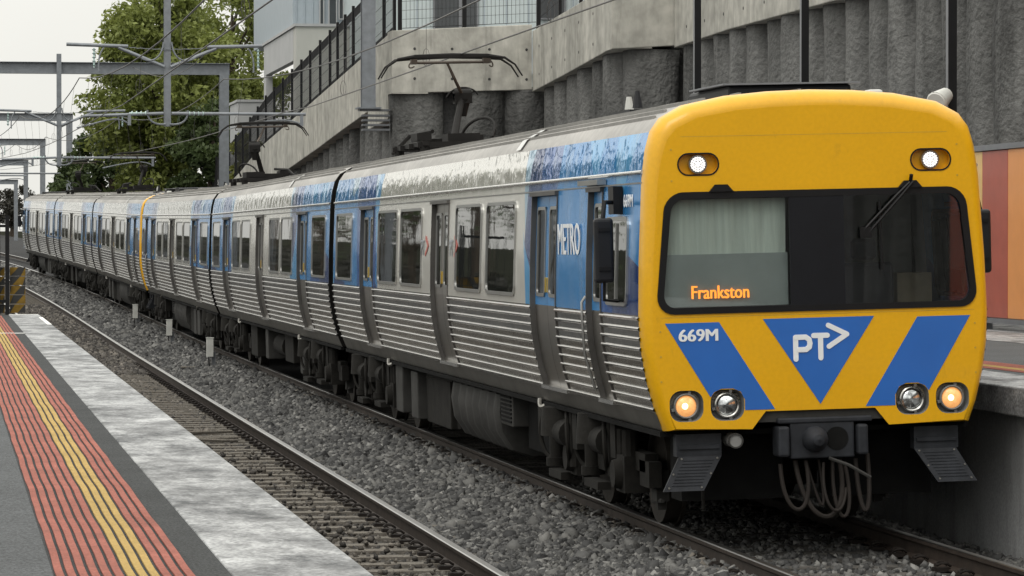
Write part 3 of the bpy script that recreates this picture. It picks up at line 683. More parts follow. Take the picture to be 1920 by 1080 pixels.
def portal(y, xr, xl, xd, zb, label, zbase=-.4, drop=True, detail=True, lefty=-1):
    t = empty('overhead_line_gantry', (xr, y, zbase), label, 'gantry', 'overhead line gantries'); T = rel(t)
    hbeam(MB(), (xr, y, zbase), (xr, y, zb-.21), .34, .34, up=(0, 1, 0)).build('column', 'galv', t, loc=T)
    MB().box(xr-.3, xr+.3, y-.3, y+.3, zbase, zbase+.04).build('base_plate', 'galv', t, loc=T)
    hbeam(MB(), (xl, y, -.5+rZ(y)), (xl, y, zb-.21), .34, .34, up=(0, 1, 0)).build('column', 'galv', t, loc=T)
    hbeam(MB(), (xl-.2, y, zb), (xr+.2, y, zb), .34, .42).build('cross_beam', 'galv', t, loc=T)
    if not drop: return t
    zl = zb-3.75 if 80 < y < 90 else zb-3.55
    hbeam(MB(), (xd, y-.12, zl), (xd, y-.12, zb+.5), .17, .19, up=(0, 1, 0), t=.016).build('drop_post', 'galv', t, loc=T)
    yq = y-.24
    for s_, out, hang in ((-1, 2.5, 1.82), (1, 2.36, 2.26)):
        o = MB()
        o.tube([(xd+s_*.08, yq, zl+1.48), (xd+s_*1.22, yq, zl+1.95)], .045, 8); o.tube([(xd+s_*.98, yq, zl+1.98), (xd+s_*out, yq, zl+2.02)], .045, 8)
        o.build('cantilever_arm', 'galv', t, loc=T, smooth=True)
        i_ = MB(); insulator(i_, (xd+s_*hang, yq, zl+1.93), (xd+s_*hang, yq, zl+1.45)); i_.build('insulator', 'insul', t, loc=T, smooth=True)
        MB().tube(bez((xd+s_*(hang-.25), yq, zl+1.95), (xd+s_*(hang-.1), yq, zl+1.8), (xd+s_*(hang-.1), yq, zl+1.5), (xd+s_*(hang-.12), yq, zl+1.35)), .022, 6).build('jumper_cable', 'galv', t, loc=T, smooth=True)
        MB().tube(bez((xd+s_*.7, yq-.03, zl+1.72), (xd+s_*.4, yq-.03, zl+1.5), (xd+s_*.12, yq-.03, zl+1.7), (xd+s_*.1, yq-.03, zl+2.1)), .022, 6).build('jumper_cable', 'galv', t, loc=T, smooth=True)
        MB().tube(bez((xd+s_*.05, yq, zl+.05), (xd+s_*.35, yq, zl+.02), (xd+s_*.52, yq, zl+.15), (xd+s_*.5, yq, zl+.4)), .025, 6).build('jumper_cable', 'galv', t, loc=T, smooth=True)
        i_ = MB(); insulator(i_, (xd+s_*.5, yq, zl+.32), (xd+s_*.95, yq, zl+.32), .06, 4); i_.build('insulator', 'insul', t, loc=T, smooth=True)
        ro = 2.05 if s_ < 0 else 3.45
        MB().tube([(xd+s_*.1, yq, zl+.32), (xd+s_*ro, yq, zl+(.24 if s_ < 0 else .32))], .04, 8).build('registration_tube', 'galv', t, loc=T, smooth=True)
        q = xd+s_*(ro-.1 if s_ > 0 else .95)
        MB().box(q-.04, q+.04, yq-.05, yq+.05, zl+.02, zl+.3).build('bracket', 'galv', t, loc=T)
        wx = q-1.6 if s_ > 0 else q-1.1
        MB().tube(bez((q, yq, zl+.05), (q-.35, yq, zl+.30), (wx+.5, yq, zl+.10), (wx-.2, yq, zl-.05)), .022, 6).build('steady_arm', 'galv', t, loc=T, smooth=True)
    MB().tube([(xd-.95+1.9*i/18, yq, zl+1.95-.04*math.sin(math.pi*i/18)+(.012 if i % 2 else 0)) for i in range(19)], .012, 4).build('stay_chain', 'galv', t, loc=T)
    return t
portal(85.6, 10.5, -4, 5.44, 9.08, 'nearest steel gantry with grey column on the wall and double drop post', zbase=5.8)
wb = empty('column_bracket', (10.5, 85.6, 5.2), 'galvanised steel bracket fixing the gantry column to the wall', 'bracket')
for i in range(4): MB().box(-.16, .53, -.19, .15, .05+i*.12, .10+i*.12).build('plate', 'galv_dark', wb)
MB().box(-.24, .53, -.24, .2, .55, .59).build('seat_plate', 'galv_dark', wb)
portal(124, 9.94, -5, 4.0, 8.72, 'steel gantry whose cross beam passes in front of the big tree', zbase=.2)
portal(190, 6.70, -7, .9, 9.35, 'third steel gantry from the camera, left of the big tree', zbase=1.2, drop=True)
portal(225, 6.2, -8, .0, 9.0, 'fourth steel gantry from the camera, over the far tracks', zbase=1.6, drop=False)
portal(262, 5.95, -9, -1, 8.5, 'fifth steel gantry from the camera, above the rear train car', zbase=2.0, drop=False)
portal(305, 6.05, -10, -1, 7.8, 'farthest small steel gantry at the left picture edge', zbase=2.4, drop=False)
portal(14, 10.4, -4, 5.16, 8.75, 'steel gantry over the tracks just in front of the viewer, above the picture', zbase=.9)
ms = empty('overhead_line_mast', (7.36, 168, .8), 'grey steel mast with clamp bands and cantilever in front of the big tree', 'mast')
hbeam(MB(), (0, 0, 0), (0, 0, 8.3), .36, .36, up=(0, 1, 0)).build('post', 'galv', ms)
for z in (4.9, 5.25, 5.95, 6.5): MB().box(-.27, .27, -.24, .24, z-.05, z+.04).build('clamp_band', 'galv_dark', ms)
MB().tube([(-.2, -.3, 8.1), (1.0, -.3, 8.15)], .05, 8).tube([(-.2, -.3, 8.1), (-2.0, -.3, 7.2)], .045, 8).build('cantilever_arm', 'galv', ms, smooth=True)
MB().tube([(-5.2, -.3, 5.0), (2.3, -.3, 5.0)], .04, 8).build('registration_tube', 'galv', ms, smooth=True)

# wires
ORD = 'first second third fourth fifth sixth seventh eighth ninth tenth eleventh twelfth thirteenth fourteenth fifteenth sixteenth seventeenth eighteenth nineteenth twentieth'.split(); ORD += ['twenty '+w for w in ORD[:9]]+['thirtieth']
def wire(name, pts, r, label, grp):
    o = MB().tube(pts, r, 5).build(name, 'wire', smooth=True); return tag(o, label, 'wire', grp)
sup = [14, 85.4, 124, 168, 190, 225, 262]
def ctx(y, x): return wp(x, y, 0)[0]
def wire_run(x, tname):
    cont = []; mes = []
    for a, b in zip(sup, sup[1:]):
        n = 14
        for i in range(n):
            y = a+(b-a)*i/n; t = i/n; st = .18*(-1)**sup.index(a)*(1-2*t)
            zt = rZ(y)
            cont.append((x+dX(y)+st, y, 5.02+.06*(1 if y > 70 else 0)+zt))
            mes.append((x+dX(y), y, 6.42-(.80 if a < 60 else .45)*4*t*(1-t)+zt))
    return cont, mes
for x, nm in ((TX, 'train'), (NX, 'empty near')):
    c_, m_ = wire_run(x, nm)
    wire('contact_wire', c_, .011, 'contact wire running level above the %s track' % nm, 'overhead line wires')
    wire('messenger_wire', m_, .013, 'sagging messenger wire hung above the %s track' % nm, 'overhead line wires')
    k = -1
    for i in range(1, len(c_)-30, 2):
        a, b = c_[i], m_[i]
        if b[2]-a[2] < .1 or a[1] < 16: continue
        k += 1; d = MB().cyl(a, b, .0045, n=4)
        lp = [(a[0]+.05*math.sin(q), a[1], a[2]+.13-.13*math.cos(q)) for q in [j*math.pi*2/10 for j in range(11)]]; d.tube(lp, .004, 4)
        tag(d.build('dropper_wire', 'wire'), '%s looped dropper wire from the camera above the %s track' % (ORD[k], nm), 'wire', 'droppers of the %s track wires' % nm)
wire('feeder_wire', [(ctx(y, 7.4), y, 8.2-.9*math.sin(math.pi*(y-85.5)/38.5)+rZ(y)) for y in np.linspace(85.5, 124, 30)], .010, 'thin feeder wire slung between the gantry cross beams', 'overhead line wires')

# ------------------------------------------------------------------ trees
def tree(x, y, zb, h, rx, rz, m, label, leaves=9000, ls=.30, clumps=70, cz=.62, trunk_r=.25, name='leafy_tree', group='trees beside the line', cone=False, ry=None):
    t = empty(name, (x, y, zb), label, 'tree', group); ry = ry or rx
    tb = MB(); tb.tube([(0, 0, -.5), (.05, .03, h*.25), (-.05, .05, h*.5), (.03, 0, h*.8)], [trunk_r*1.3, trunk_r, trunk_r*.7, trunk_r*.2], 8)
    cl_ = []
    for i in range(clumps):
        while True:
            p = rng.uniform(-1, 1, 3)
            if .25 < np.linalg.norm(p) < 1: break
        if cone:
            f_ = 1-(p[2]+1)/2*.93; p[0] *= f_; p[1] *= f_
        r_ = rng.uniform(.10, .24)
        cl_.append((p*np.array([rx, ry, rz])*.86+np.array([0, 0, h*cz]), r_*rx*(.6 if cone else 1)))
    for c, r_ in cl_[:26]:
        z0 = min(h*.75, max(h*.2, c[2]-rx*.5)); tb.tube([(0, 0, z0), (c[0]*.5, c[1]*.5, (z0+c[2])/2+.1), tuple(c)], [trunk_r*.4, trunk_r*.22, .02], 5)
    tb.build('trunk', 'bark', t, smooth=True)
    per = leaves//clumps; V = []
    for c, r_ in cl_:
        d = rng.normal(size=(per, 3)); d /= np.linalg.norm(d, axis=1)[:, None]
        pos = c+d*(rng.random((per, 1))**.5)*r_*np.array([1, 1, .75])*1.45
        a = rng.normal(size=(per, 3)); a /= np.linalg.norm(a, axis=1)[:, None]
        b = np.cross(a, rng.normal(size=(per, 3))); b /= np.linalg.norm(b, axis=1)[:, None]
        s_ = rng.uniform(.5, 1.1, (per, 1))*ls
        V.append(np.stack([pos-a*s_, pos+b*s_*.45, pos+a*s_, pos-b*s_*.45], 1))
    V = np.concatenate(V).reshape(-1, 3); nq = len(V)//4
    me = bpy.data.meshes.new('crown'); me.from_pydata(V.tolist(), [], np.arange(nq*4).reshape(-1, 4).tolist()); me.materials.append(MT[m]); me.update()
    link('crown', me, t)
    return t
tree(9.6, 152, 1.0, 12.6, 3.7, 5.4, 'leaf_mid', 'big green leafy tree behind the gantry beam, left of its column', 46000, .17, 170)
tree(13.2, 160, 1.2, 14.8, 3.6, 6.2, 'leaf_mid', 'tall loose crowned green tree beside the white house', 17000, .17, 105)
tree(11.3, 147, .8, 8.0, 2.0, 3.4, 'leaf_dark', 'dark green lower tree between the two tall trees', 12000, .17, 55)
tree(12.2, 136, .8, 6.4, 1.35, 2.5, 'leaf_pale', 'yellow green bushy tree just above the far end of the wall', 10000, .14, 50)
tree(7.9, 166, 1.0, 7.2, 2.6, 3.4, 'leaf_dark', 'low dark shrubby tree behind the mast above the train roof', 10000, .19, 55)
tree(8.7, 236, 2.0, 7.2, 3.6, 3.8, 'leaf_dark', 'dark dense conifer far down the line left of the big tree', 14000, .24, 110, cz=.48, cone=True)
tree(7.7, 232, 2.0, 4.6, 1.5, 2.3, 'leaf_dark', 'small dark bush at the foot of the far conifer', 3500, .22, 30)
tree(2.8, 330, 3, 6, 2.6, 3, 'leaf_grey', 'pale bare far tree above the rear train car', 2500, .25, 40)
tree(6.5, 345, 3, 5, 2.6, 2.6, 'leaf_grey', 'hazy grey far tree between the distant gantries', 2500, .25, 40)
# trees on the left bank: only their mirror image shows in the car windows
words = ['nearest', 'second', 'third', 'fourth', 'fifth', 'sixth', 'seventh', 'eighth', 'ninth', 'tenth', 'eleventh', 'twelfth', 'thirteenth', 'farthest']
lt = [(-6.5, 92, 5), (-8, 104, 7), (-6.5, 117, 4.5), (-9, 128, 8), (-8, 141, 6), (-10, 153, 9), (-9, 168, 5.5), (-11, 184, 9), (-10, 203, 7), (-13, 226, 10), (-12, 254, 8), (-16, 290, 11), (-20, 340, 10), (-24, 400, 12)]
def bare_tree(x, y, zb, h, label):
    t = empty('bare_tree', (x, y, zb), label, 'tree', 'bare trees on the left bank'); tb = MB(); tips = []
    def grow(p, d, l, r, k):
        q = p+d*l; mid = p.lerp(q, .5)+Vector(rng.normal(size=3)*l*.05); tb.tube([p, mid, q], [r, r*.85, r*.68], 5 if k else 7)
        if k >= 4: tips.append(q); return
        for _ in range(3 if k < 3 else 2):
            nd = (d+Vector(rng.normal(size=3)*.5)+Vector((0, 0, .12))).normalized(); grow(p.lerp(q, rng.uniform(.65, 1)), nd, l*rng.uniform(.62, .8), r*.62, k+1)
    grow(Vector((0, 0, -.3)), Vector((rng.normal()*.08, rng.normal()*.08, 1)).normalized(), h*.33, h*.022, 0)
    tb.build('trunk', 'bark', t, smooth=True); V = []
    for q in tips:
        for _ in range(3):
            p = q+Vector(rng.normal(size=3)*.25); a = Vector(rng.normal(size=3)).normalized()*.11; b = a.orthogonal()*.5; V += [tuple(p-a), tuple(p+b), tuple(p+a), tuple(p-b)]
    me = bpy.data.meshes.new('crown'); me.from_pydata(V, [], [tuple(range(i, i+4)) for i in range(0, len(V), 4)]); me.materials.append(MT['leaf_dark']); me.update(); link('crown', me, t)
hb = []
for q in range(9000):
    y = 95+235*rng.random()**1.3; tp = .55+.25*math.sin(y*.31)+.3*math.sin(y*.9+1)
    p = Vector((-9.2+rng.normal()*.35, y, rZ(y)+.2+tp*rng.random()**.7)); a = Vector(rng.normal(size=3)).normalized()*rng.uniform(.1, .22); b = a.orthogonal()*.6; hb += [tuple(p-a), tuple(p+b), tuple(p+a), tuple(p-b)]
_m = bpy.data.meshes.new('hedge'); _m.from_pydata(hb, [], [tuple(range(i, i+4)) for i in range(0, len(hb), 4)]); _m.materials.append(MT['leaf_grey']); _m.update()
tag(link('hedge', _m), 'long ragged dark hedge on the left bank mirrored in the car windows', 'hedge')
lt = [(-7.4-1.3*(k % 3), 100+11*k, (5.2, 7.0, 6.0)[k % 3]) for k in range(9)]
for k in range(11): tree(-10-2.2*(k % 3), 92+13.5*k+3*(k % 2), rZ(92+13.5*k), (10.5, 12.5, 9.5)[k % 3], 3.0, 3.4, 'leaf_dark', '%s tall dark tree on the left bank mirrored in the car sides' % words[k], 3600, .24, 44, cz=.70, trunk_r=.16, group='tall trees on the left bank')
for i, (x, y, h_) in enumerate(lt): bare_tree(x, y, .2+rZ(y), h_, '%s bare branched tree on the left bank mirrored in the car windows' % words[i])

# ------------------------------------------------------------------ small trackside things
names = ['nearest white topped trackside box on a short post between the tracks', 'middle white topped trackside box on a short post between the tracks', 'farthest white topped trackside box on a short post between the tracks']
for (x, y), lab in zip(((5.45, 71.3), (5.57, 85.0), (5.62, 98.5)), names):
    t = empty('trackside_box', (x+dX(y), y, -.27+rZ(y)), lab, 'trackside box', 'trackside boxes between the tracks')
    MB().box(.02, .10, -.04, .04, 0, .40).build('post', 'galv_dark', t)
    MB().box(-.09, .05, -.09, .02, .30, .68).box(-.10, .06, -.10, .03, .68, .70).build('cabinet', 'white_box', t)
    MB().tube(bez((-.04, -.05, .30), (-.06, -.06, .12), (0, -.05, .02), (.05, -.06, .0)), .012, 6).build('cable', 'black', t, smooth=True)
for (x, y, w, l, lab) in ((5.52, 39.5, .62, .62, 'slotted grey cable pit lid set in the ballast by the cab'), (5.1, 71.8, .5, .5, 'small pale cable pit lid beside the nearest trackside box'), (5.6, 112, .5, .7, 'far small cable pit lid between the tracks')):
    t = empty('cable_pit_lid', (x+dX(y), y, -.235+rZ(y)), lab, 'pit lid', 'cable pit lids')
    MB().box(-w/2, w/2, -l/2, l/2, -.1, .02).build('frame', 'under_grey', t)
    for i in range(6): MB().box(-w/2+.02, w/2-.02, -l/2+.02+i*(l-.04)/6, -l/2+.01+(i+.8)*(l-.04)/6+.01, .02, .038).build('slat', 'sleeper', t)
for i, (x0, y0, x1, y1) in enumerate(((2.6, 47.2, 3.9, 46.4), (2.5, 46.5, 3.95, 47.0), (2.9, 48.3, 4.0, 48.6))):
    tag(MB().tube(bez((x0, y0, -.27), (x0+.4, y0+.2, -.26), (x1-.4, y1-.3, -.25), (x1, y1, -.26)), .025, 6).build('track_cable', 'sleeper', smooth=True), ('%s pale cable crossing between the sleepers of the empty track' % ('nearest', 'middle', 'farthest')[i]), 'cable', 'cables across the empty track')

# ------------------------------------------------------------------ the train
PROF = [(1.26, .95), (1.325, 1.12), (1.385, 1.35), (1.425, 1.6), (1.438, 1.85), (1.425, 2.3), (1.388, 2.95), (1.375, 3.06), (1.355, 3.2), (1.312, 3.35), (1.235, 3.455), (1.05, 3.555), (.70, 3.625), (.35, 3.655), (0, 3.665)]
_pz = [p[1] for p in PROF]; _px = [p[0] for p in PROF]
def hw(z): return float(np.interp(z, _pz, _px))
LEN = 22.1
def side3(s_, off=0.): return lambda u, v, w: (s_*(hw(v)+off+w), u, v)

def rib_profile():
    pts = [(hw(1.09), 1.09)]; z = 1.115
    while z < 1.85:
        for dz, o in ((-.014, 0), (-.010, .012), (-.002, .019), (.008, .019), (.016, .012), (.020, 0)): pts.append((hw(z+dz)+o, z+dz))
        z += .0815
    pts.append((hw(1.88), 1.88)); return pts
RIB = rib_profile()
UPP = [(hw(z), z) for z in np.linspace(1.88, 2.93, 8)]
COVE = [(hw(z), z) for z in (2.93, 2.99, 3.03)]+[(hw(z), z) for z in (3.06, 3.13, 3.2, 3.275, 3.35)]
def spanmesh(prof, y0, y1, s_, step=1.5):
    n = max(1, int((y1-y0)/step)); mb = MB()
    mb.loft([[(s_*x, y0+(y1-y0)*i/n, z) for x, z in prof] for i in range(n+1)])
    if s_ > 0: mb.f = [tuple(reversed(f)) for f in mb.f]
    return mb

_win = {}
def window_pair(s_, w, zt=2.872):
    k = (s_, round(w, 3), zt)
    if k not in _win:
        o = rrect(-w/2, w/2, 1.945, zt, .10); i_ = rrect(-w/2+.032, w/2-.032, 1.977, zt-.032, .075)
        fr = ring(MB(), o, i_, .018, side3(s_)).mesh('window_frame', 'frame_metal')
        pa = MB().prism(rrect(-w/2+.028, w/2-.028, 1.973, zt-.028, .075), .007, side3(s_)).mesh('pane', 'window', smooth=True, ang=20)
        _win[k] = (fr, pa)
    return _win[k]
def add_window(car, s_, y0, y1, name='window', zt=2.872):
    fr, pa = window_pair(s_, y1-y0, zt); p = link(name, fr, car, (0, (y0+y1)/2, 0)); link('pane', pa, p); return p
_door = {}
def leaf_mesh(s_, w, mtop):
    k = (s_, round(w, 3), mtop)
    if k not in _door:
        rec = -.04; mb = MB(); zs = list(np.linspace(1.12, 1.88, 7)); zu = list(np.linspace(1.88, 2.9, 7))
        mb.loft([[(s_*(hw(z)+rec), y, z) for z in zs] for y in (-w/2+.004, w/2-.004)], mi=0)
        mb.loft([[(s_*(hw(z)+rec), y, z) for z in zu] for y in (-w/2+.004, w/2-.004)], mi=1)
        mb.box(min(s_*1.26, s_*1.23), max(s_*1.26, s_*1.23), w/2-.012, w/2-.002, 1.2, 2.9, mi=2)
        lf = mb.mesh('door', ['ss_door', mtop, 'door_edge'], smooth=True)
        f3 = side3(s_, rec)
        o = rrect(-w/2+.10, w/2-.10, 1.96, 2.80, .06); i_ = rrect(-w/2+.13, w/2-.13, 1.99, 2.77, .045)
        fr = ring(MB(), o, i_, .014, f3).mesh('pane_frame', 'frame_metal')
        pa = MB().prism(rrect(-w/2+.125, w/2-.125, 1.985, 2.775, .045), .006, f3).mesh('pane', 'window', smooth=True, ang=20)
        hd = MB().prism(rrect(-.013, .013, 2.00, 2.14, .006, 2), .014, f3).mesh('handle', 'gold')
        _door[k] = (lf, fr, pa, hd)
    return _door[k]
def add_door(car, s_, y0, y1, mtop, single=False):
    n = 1 if single else 2; w = (y1-y0)/n
    for i in range(n):
        lf, fr, pa, hd = leaf_mesh(s_, w, mtop); yc = y0+w*(i+.5)
        d = link('door', lf, car, (0, yc, 0)); link('pane_frame', fr, d); link('pane', pa, d)
        if not single: link('handle', hd, d, (0, (w/2-.06)*(1 if i == 0 else -1), 0))
    # recessed surround with bright sill
    mb = MB(); zs = list(np.linspace(1.10, 2.93, 12))
    for y, q in ((y0, -.022), (y1, .022)):
        mb.loft([[(s_*(hw(z)-.10), y, z) for z in zs], [(s_*(hw(z)+.012), y, z) for z in zs], [(s_*(hw(z)+.012), y+q, z) for z in zs], [(s_*(hw(z)-.0), y+q, z) for z in zs]])
    mb.box(min(s_*1.33, s_*1.425), max(s_*1.33, s_*1.425), y0-.025, y1+.025, 2.90, 2.937)
    mb.build('door_surround', 'door_edge', car)
    x0, x1 = sorted((s_*(hw(1.12)-.10), s_*(hw(1.12)+.03)))
    MB().box(x0, x1, y0-.02, y1+.02, 1.085, 1.12).build('door_sill', 'ss_trim', car)

# bogie meshes (shared)
def bogie_meshes():
    b = MB()
    for s_ in (-1, 1):
        x0 = s_*.98; xs_ = sorted((x0, x0+s_*.11))
        b.box(*xs_, -1.75, 1.75, .50, .66); b.box(*xs_, -.5, .5, .40, .50); b.box(*xs_, -1.9, -1.5, .38, .60); b.box(*xs_, 1.5, 1.9, .38, .60)
    b.box(-.98, .98, -.28, .28, .48, .72); b.box(-.6, .6, -1.0, -.5, .30, .62); b.box(-.6, .6, .5, 1.0, .30, .62); b.cyl((0, 0, .7), (0, 0, .97), .3, n=12)
    frame = b.mesh('bogie', 'under')
    w = MB(); w.cyl((-.06, 0, .46), (.07, 0, .46), .44, n=28); w.cyl((.07, 0, .46), (.10, 0, .46), .47, n=28); w.cyl((-.10, 0, .46), (-.06, 0, .46), .16, n=14)
    wheel = w.mesh('wheel', 'wheel', smooth=True)
    a = MB(); a.box(-.09, .13, -.19, .19, .30, .62); a.cyl((-.09, 0, .46), (-.16, 0, .46), .14, .12, 14)
    for q in (-.12, .12): a.cyl((-.02, q, .62), (-.02, q, .84), .07, n=10)
    axle = a.mesh('axle_box', 'under', smooth=True)
    p = MB()                          # air spring with links, brake gear and hoses
    p.cyl((0, 0, .66), (0, 0, .93), .26, .24, 18); p.cyl((-.02, .48, .38), (-.02, .48, .92), .075, n=12); p.cyl((-.02, .48, .34), (-.02, .48, .42), .11, n=12)
    p.cyl((-.06, -.55, .70), (-.06, -.18, .70), .13, n=14); p.cyl((-.05, -.62, .4), (-.05, -.62, .9), .05, n=8)
    p.tube(bez((-.05, -.30, .92), (-.16, -.75, .9), (-.16, -.85, .45), (-.05, -.4, .42), 12), .022, 6); p.tube(bez((-.05, .62, .92), (-.15, .9, .8), (-.12, .95, .45), (-.04, .7, .4), 12), .02, 6)
    p.box(-.12, .04, .70, .95, .62, .90); p.box(-.10, .05, -1.0, -.78, .58, .92); p.box(-.14, -.02, -.35, .30, .26, .33)
    gear = p.mesh('air_spring', 'under', smooth=True)
    s = MB(); s.box(-.05, .06, -.10, .10, .26, .52); s.box(-.03, .05, -.03, .03, .18, .28); s.tube([(-.02, -.2, .27), (-.02, .2, .24)], .02, 6)
    shoe = s.mesh('brake_block', 'under_grey', smooth=True)
    return frame, wheel, axle, gear, shoe
BG = bogie_meshes()
def add_bogie(car, y):
    frame, wheel, axle, gear, shoe = BG
    o = link('bogie', frame, car, (0, y, 0))
    for s_ in (-1, 1):
        rot = (0, 0, 0) if s_ < 0 else (0, 0, math.pi)
        for q in (-1.15, 1.15):
            link('wheel', wheel, o, (s_*.80, q, 0), rot); link('axle_box', axle, o, (s_*1.10, q, 0), rot)
            link('brake_block', shoe, o, (s_*.96, q+.56*(1 if q > 0 else -1), 0), rot)
        link('air_spring', gear, o, (s_*1.10, 0, 0), rot)
        link('air_spring', gear, o, (s_*1.14, 1.62, -.02), rot)
    return o

def pantograph(car, y):
    b = MB(); z0 = 3.70
    for x in (-.55, .55): b.box(x-.04, x+.04, y-1.5, y+1.3, z0+.04, z0+.10)
    for q in (-1.4, -.5, .4, 1.2): b.box(-.65, .65, y+q-.05, y+q+.05, z0+.02, z0+.09)
    for x in (-.55, .55):
        for q in (-1.4, 1.2): b.cyl((x, y+q, z0-.12), (x, y+q, z0+.10), .07, n=10)
    b.box(-.22, .22, y-1.3, y-.75, z0+.1, z0+.20); b.box(-.3, .3, y+.45, y+.95, z0+.08, z0+.18); b.box(-.5, -.3, y-.3, y+.35, z0+.14, z0+.24); b.box(.1, .5, y+.2, y+1.1, z0+.1, z0+.22)
    b.tube([(-.55, y+1.9, z0+.02), (-.4, y+1.1, z0+.25), (-.2, y+.3, z0+.28)], .03, 6); b.tube(bez((.4, y-1.2, z0+.15), (.6, y-1, z0+.5), (.2, y-.6, z0+.5), (.1, y-.4, z0+.2)), .02, 6)
    p = b.build('pantograph', 'pan_dark', car)
    knee = (.24, y+.35, 4.47)
    MB().tube([(.02, y-.25, 3.86), (.12, y+.05, 4.15), knee], [.055, .05, .045], 10).build('lower_arm', 'pan_dark', p, smooth=True)
    k = MB().cyl((.12, y+.35, 4.47), (.36, y+.35, 4.47), .10, n=12); k.box(.12, .36, y+.25, y+.45, 4.36, 4.50)
    k.tube(bez((.02, y+.35, 4.45), (.1, y+.35, 4.62), (.38, y+.35, 4.62), (.46, y+.35, 4.48)), .014, 6); k.cyl((.24, y+.35, 4.18), (.24, y+.35, 4.42), .05, .12, 10)
    k.build('knee_joint', 'pan_dark', p, smooth=True)
    MB().tube([knee, (.06, y-.10, 4.70), (-.04, y-.15, 4.91)], [.026, .022, .018], 8).build('upper_arm', 'pan_rust', p, smooth=True)
    MB().tube([(-.48, y-.15, 4.91), (.50, y-.15, 4.91)], .02, 8).box(-.54, -.46, y-.22, y-.08, 4.89, 4.98).box(.46, .56, y-.22, y-.08, 4.89, 4.98).tube(bez((-.5, y-.2, 4.95), (-.62, y-.2, 4.88), (-.58, y-.2, 4.8), (-.5, y-.2, 4.86)), .01, 5).tube(bez((.52, y-.2, 4.95), (.62, y-.2, 4.90), (.6, y-.2, 4.8), (.54, y-.2, 4.86)), .01, 5).build('cross_tube', 'pan_rust', p, smooth=True)
    for q in (-.32, .02):
        hd = MB(); pts = [(-.98, y+q, 4.70), (-.88, y+q, 4.86), (-.74, y+q, 4.955), (-.5, y+q, 4.985), (0, y+q, 5.0), (.5, y+q, 4.985), (.74, y+q, 4.955), (.88, y+q, 4.86), (.98, y+q, 4.70)]
        hd.tube(pts, [.010, .013, .018, .03, .03, .03, .018, .013, .010], 8); hd.box(-.52, .52, y+q-.03, y+q+.03, 4.97, 5.008)
        hd.build('collector_head', 'pan_dark', p, smooth=True)

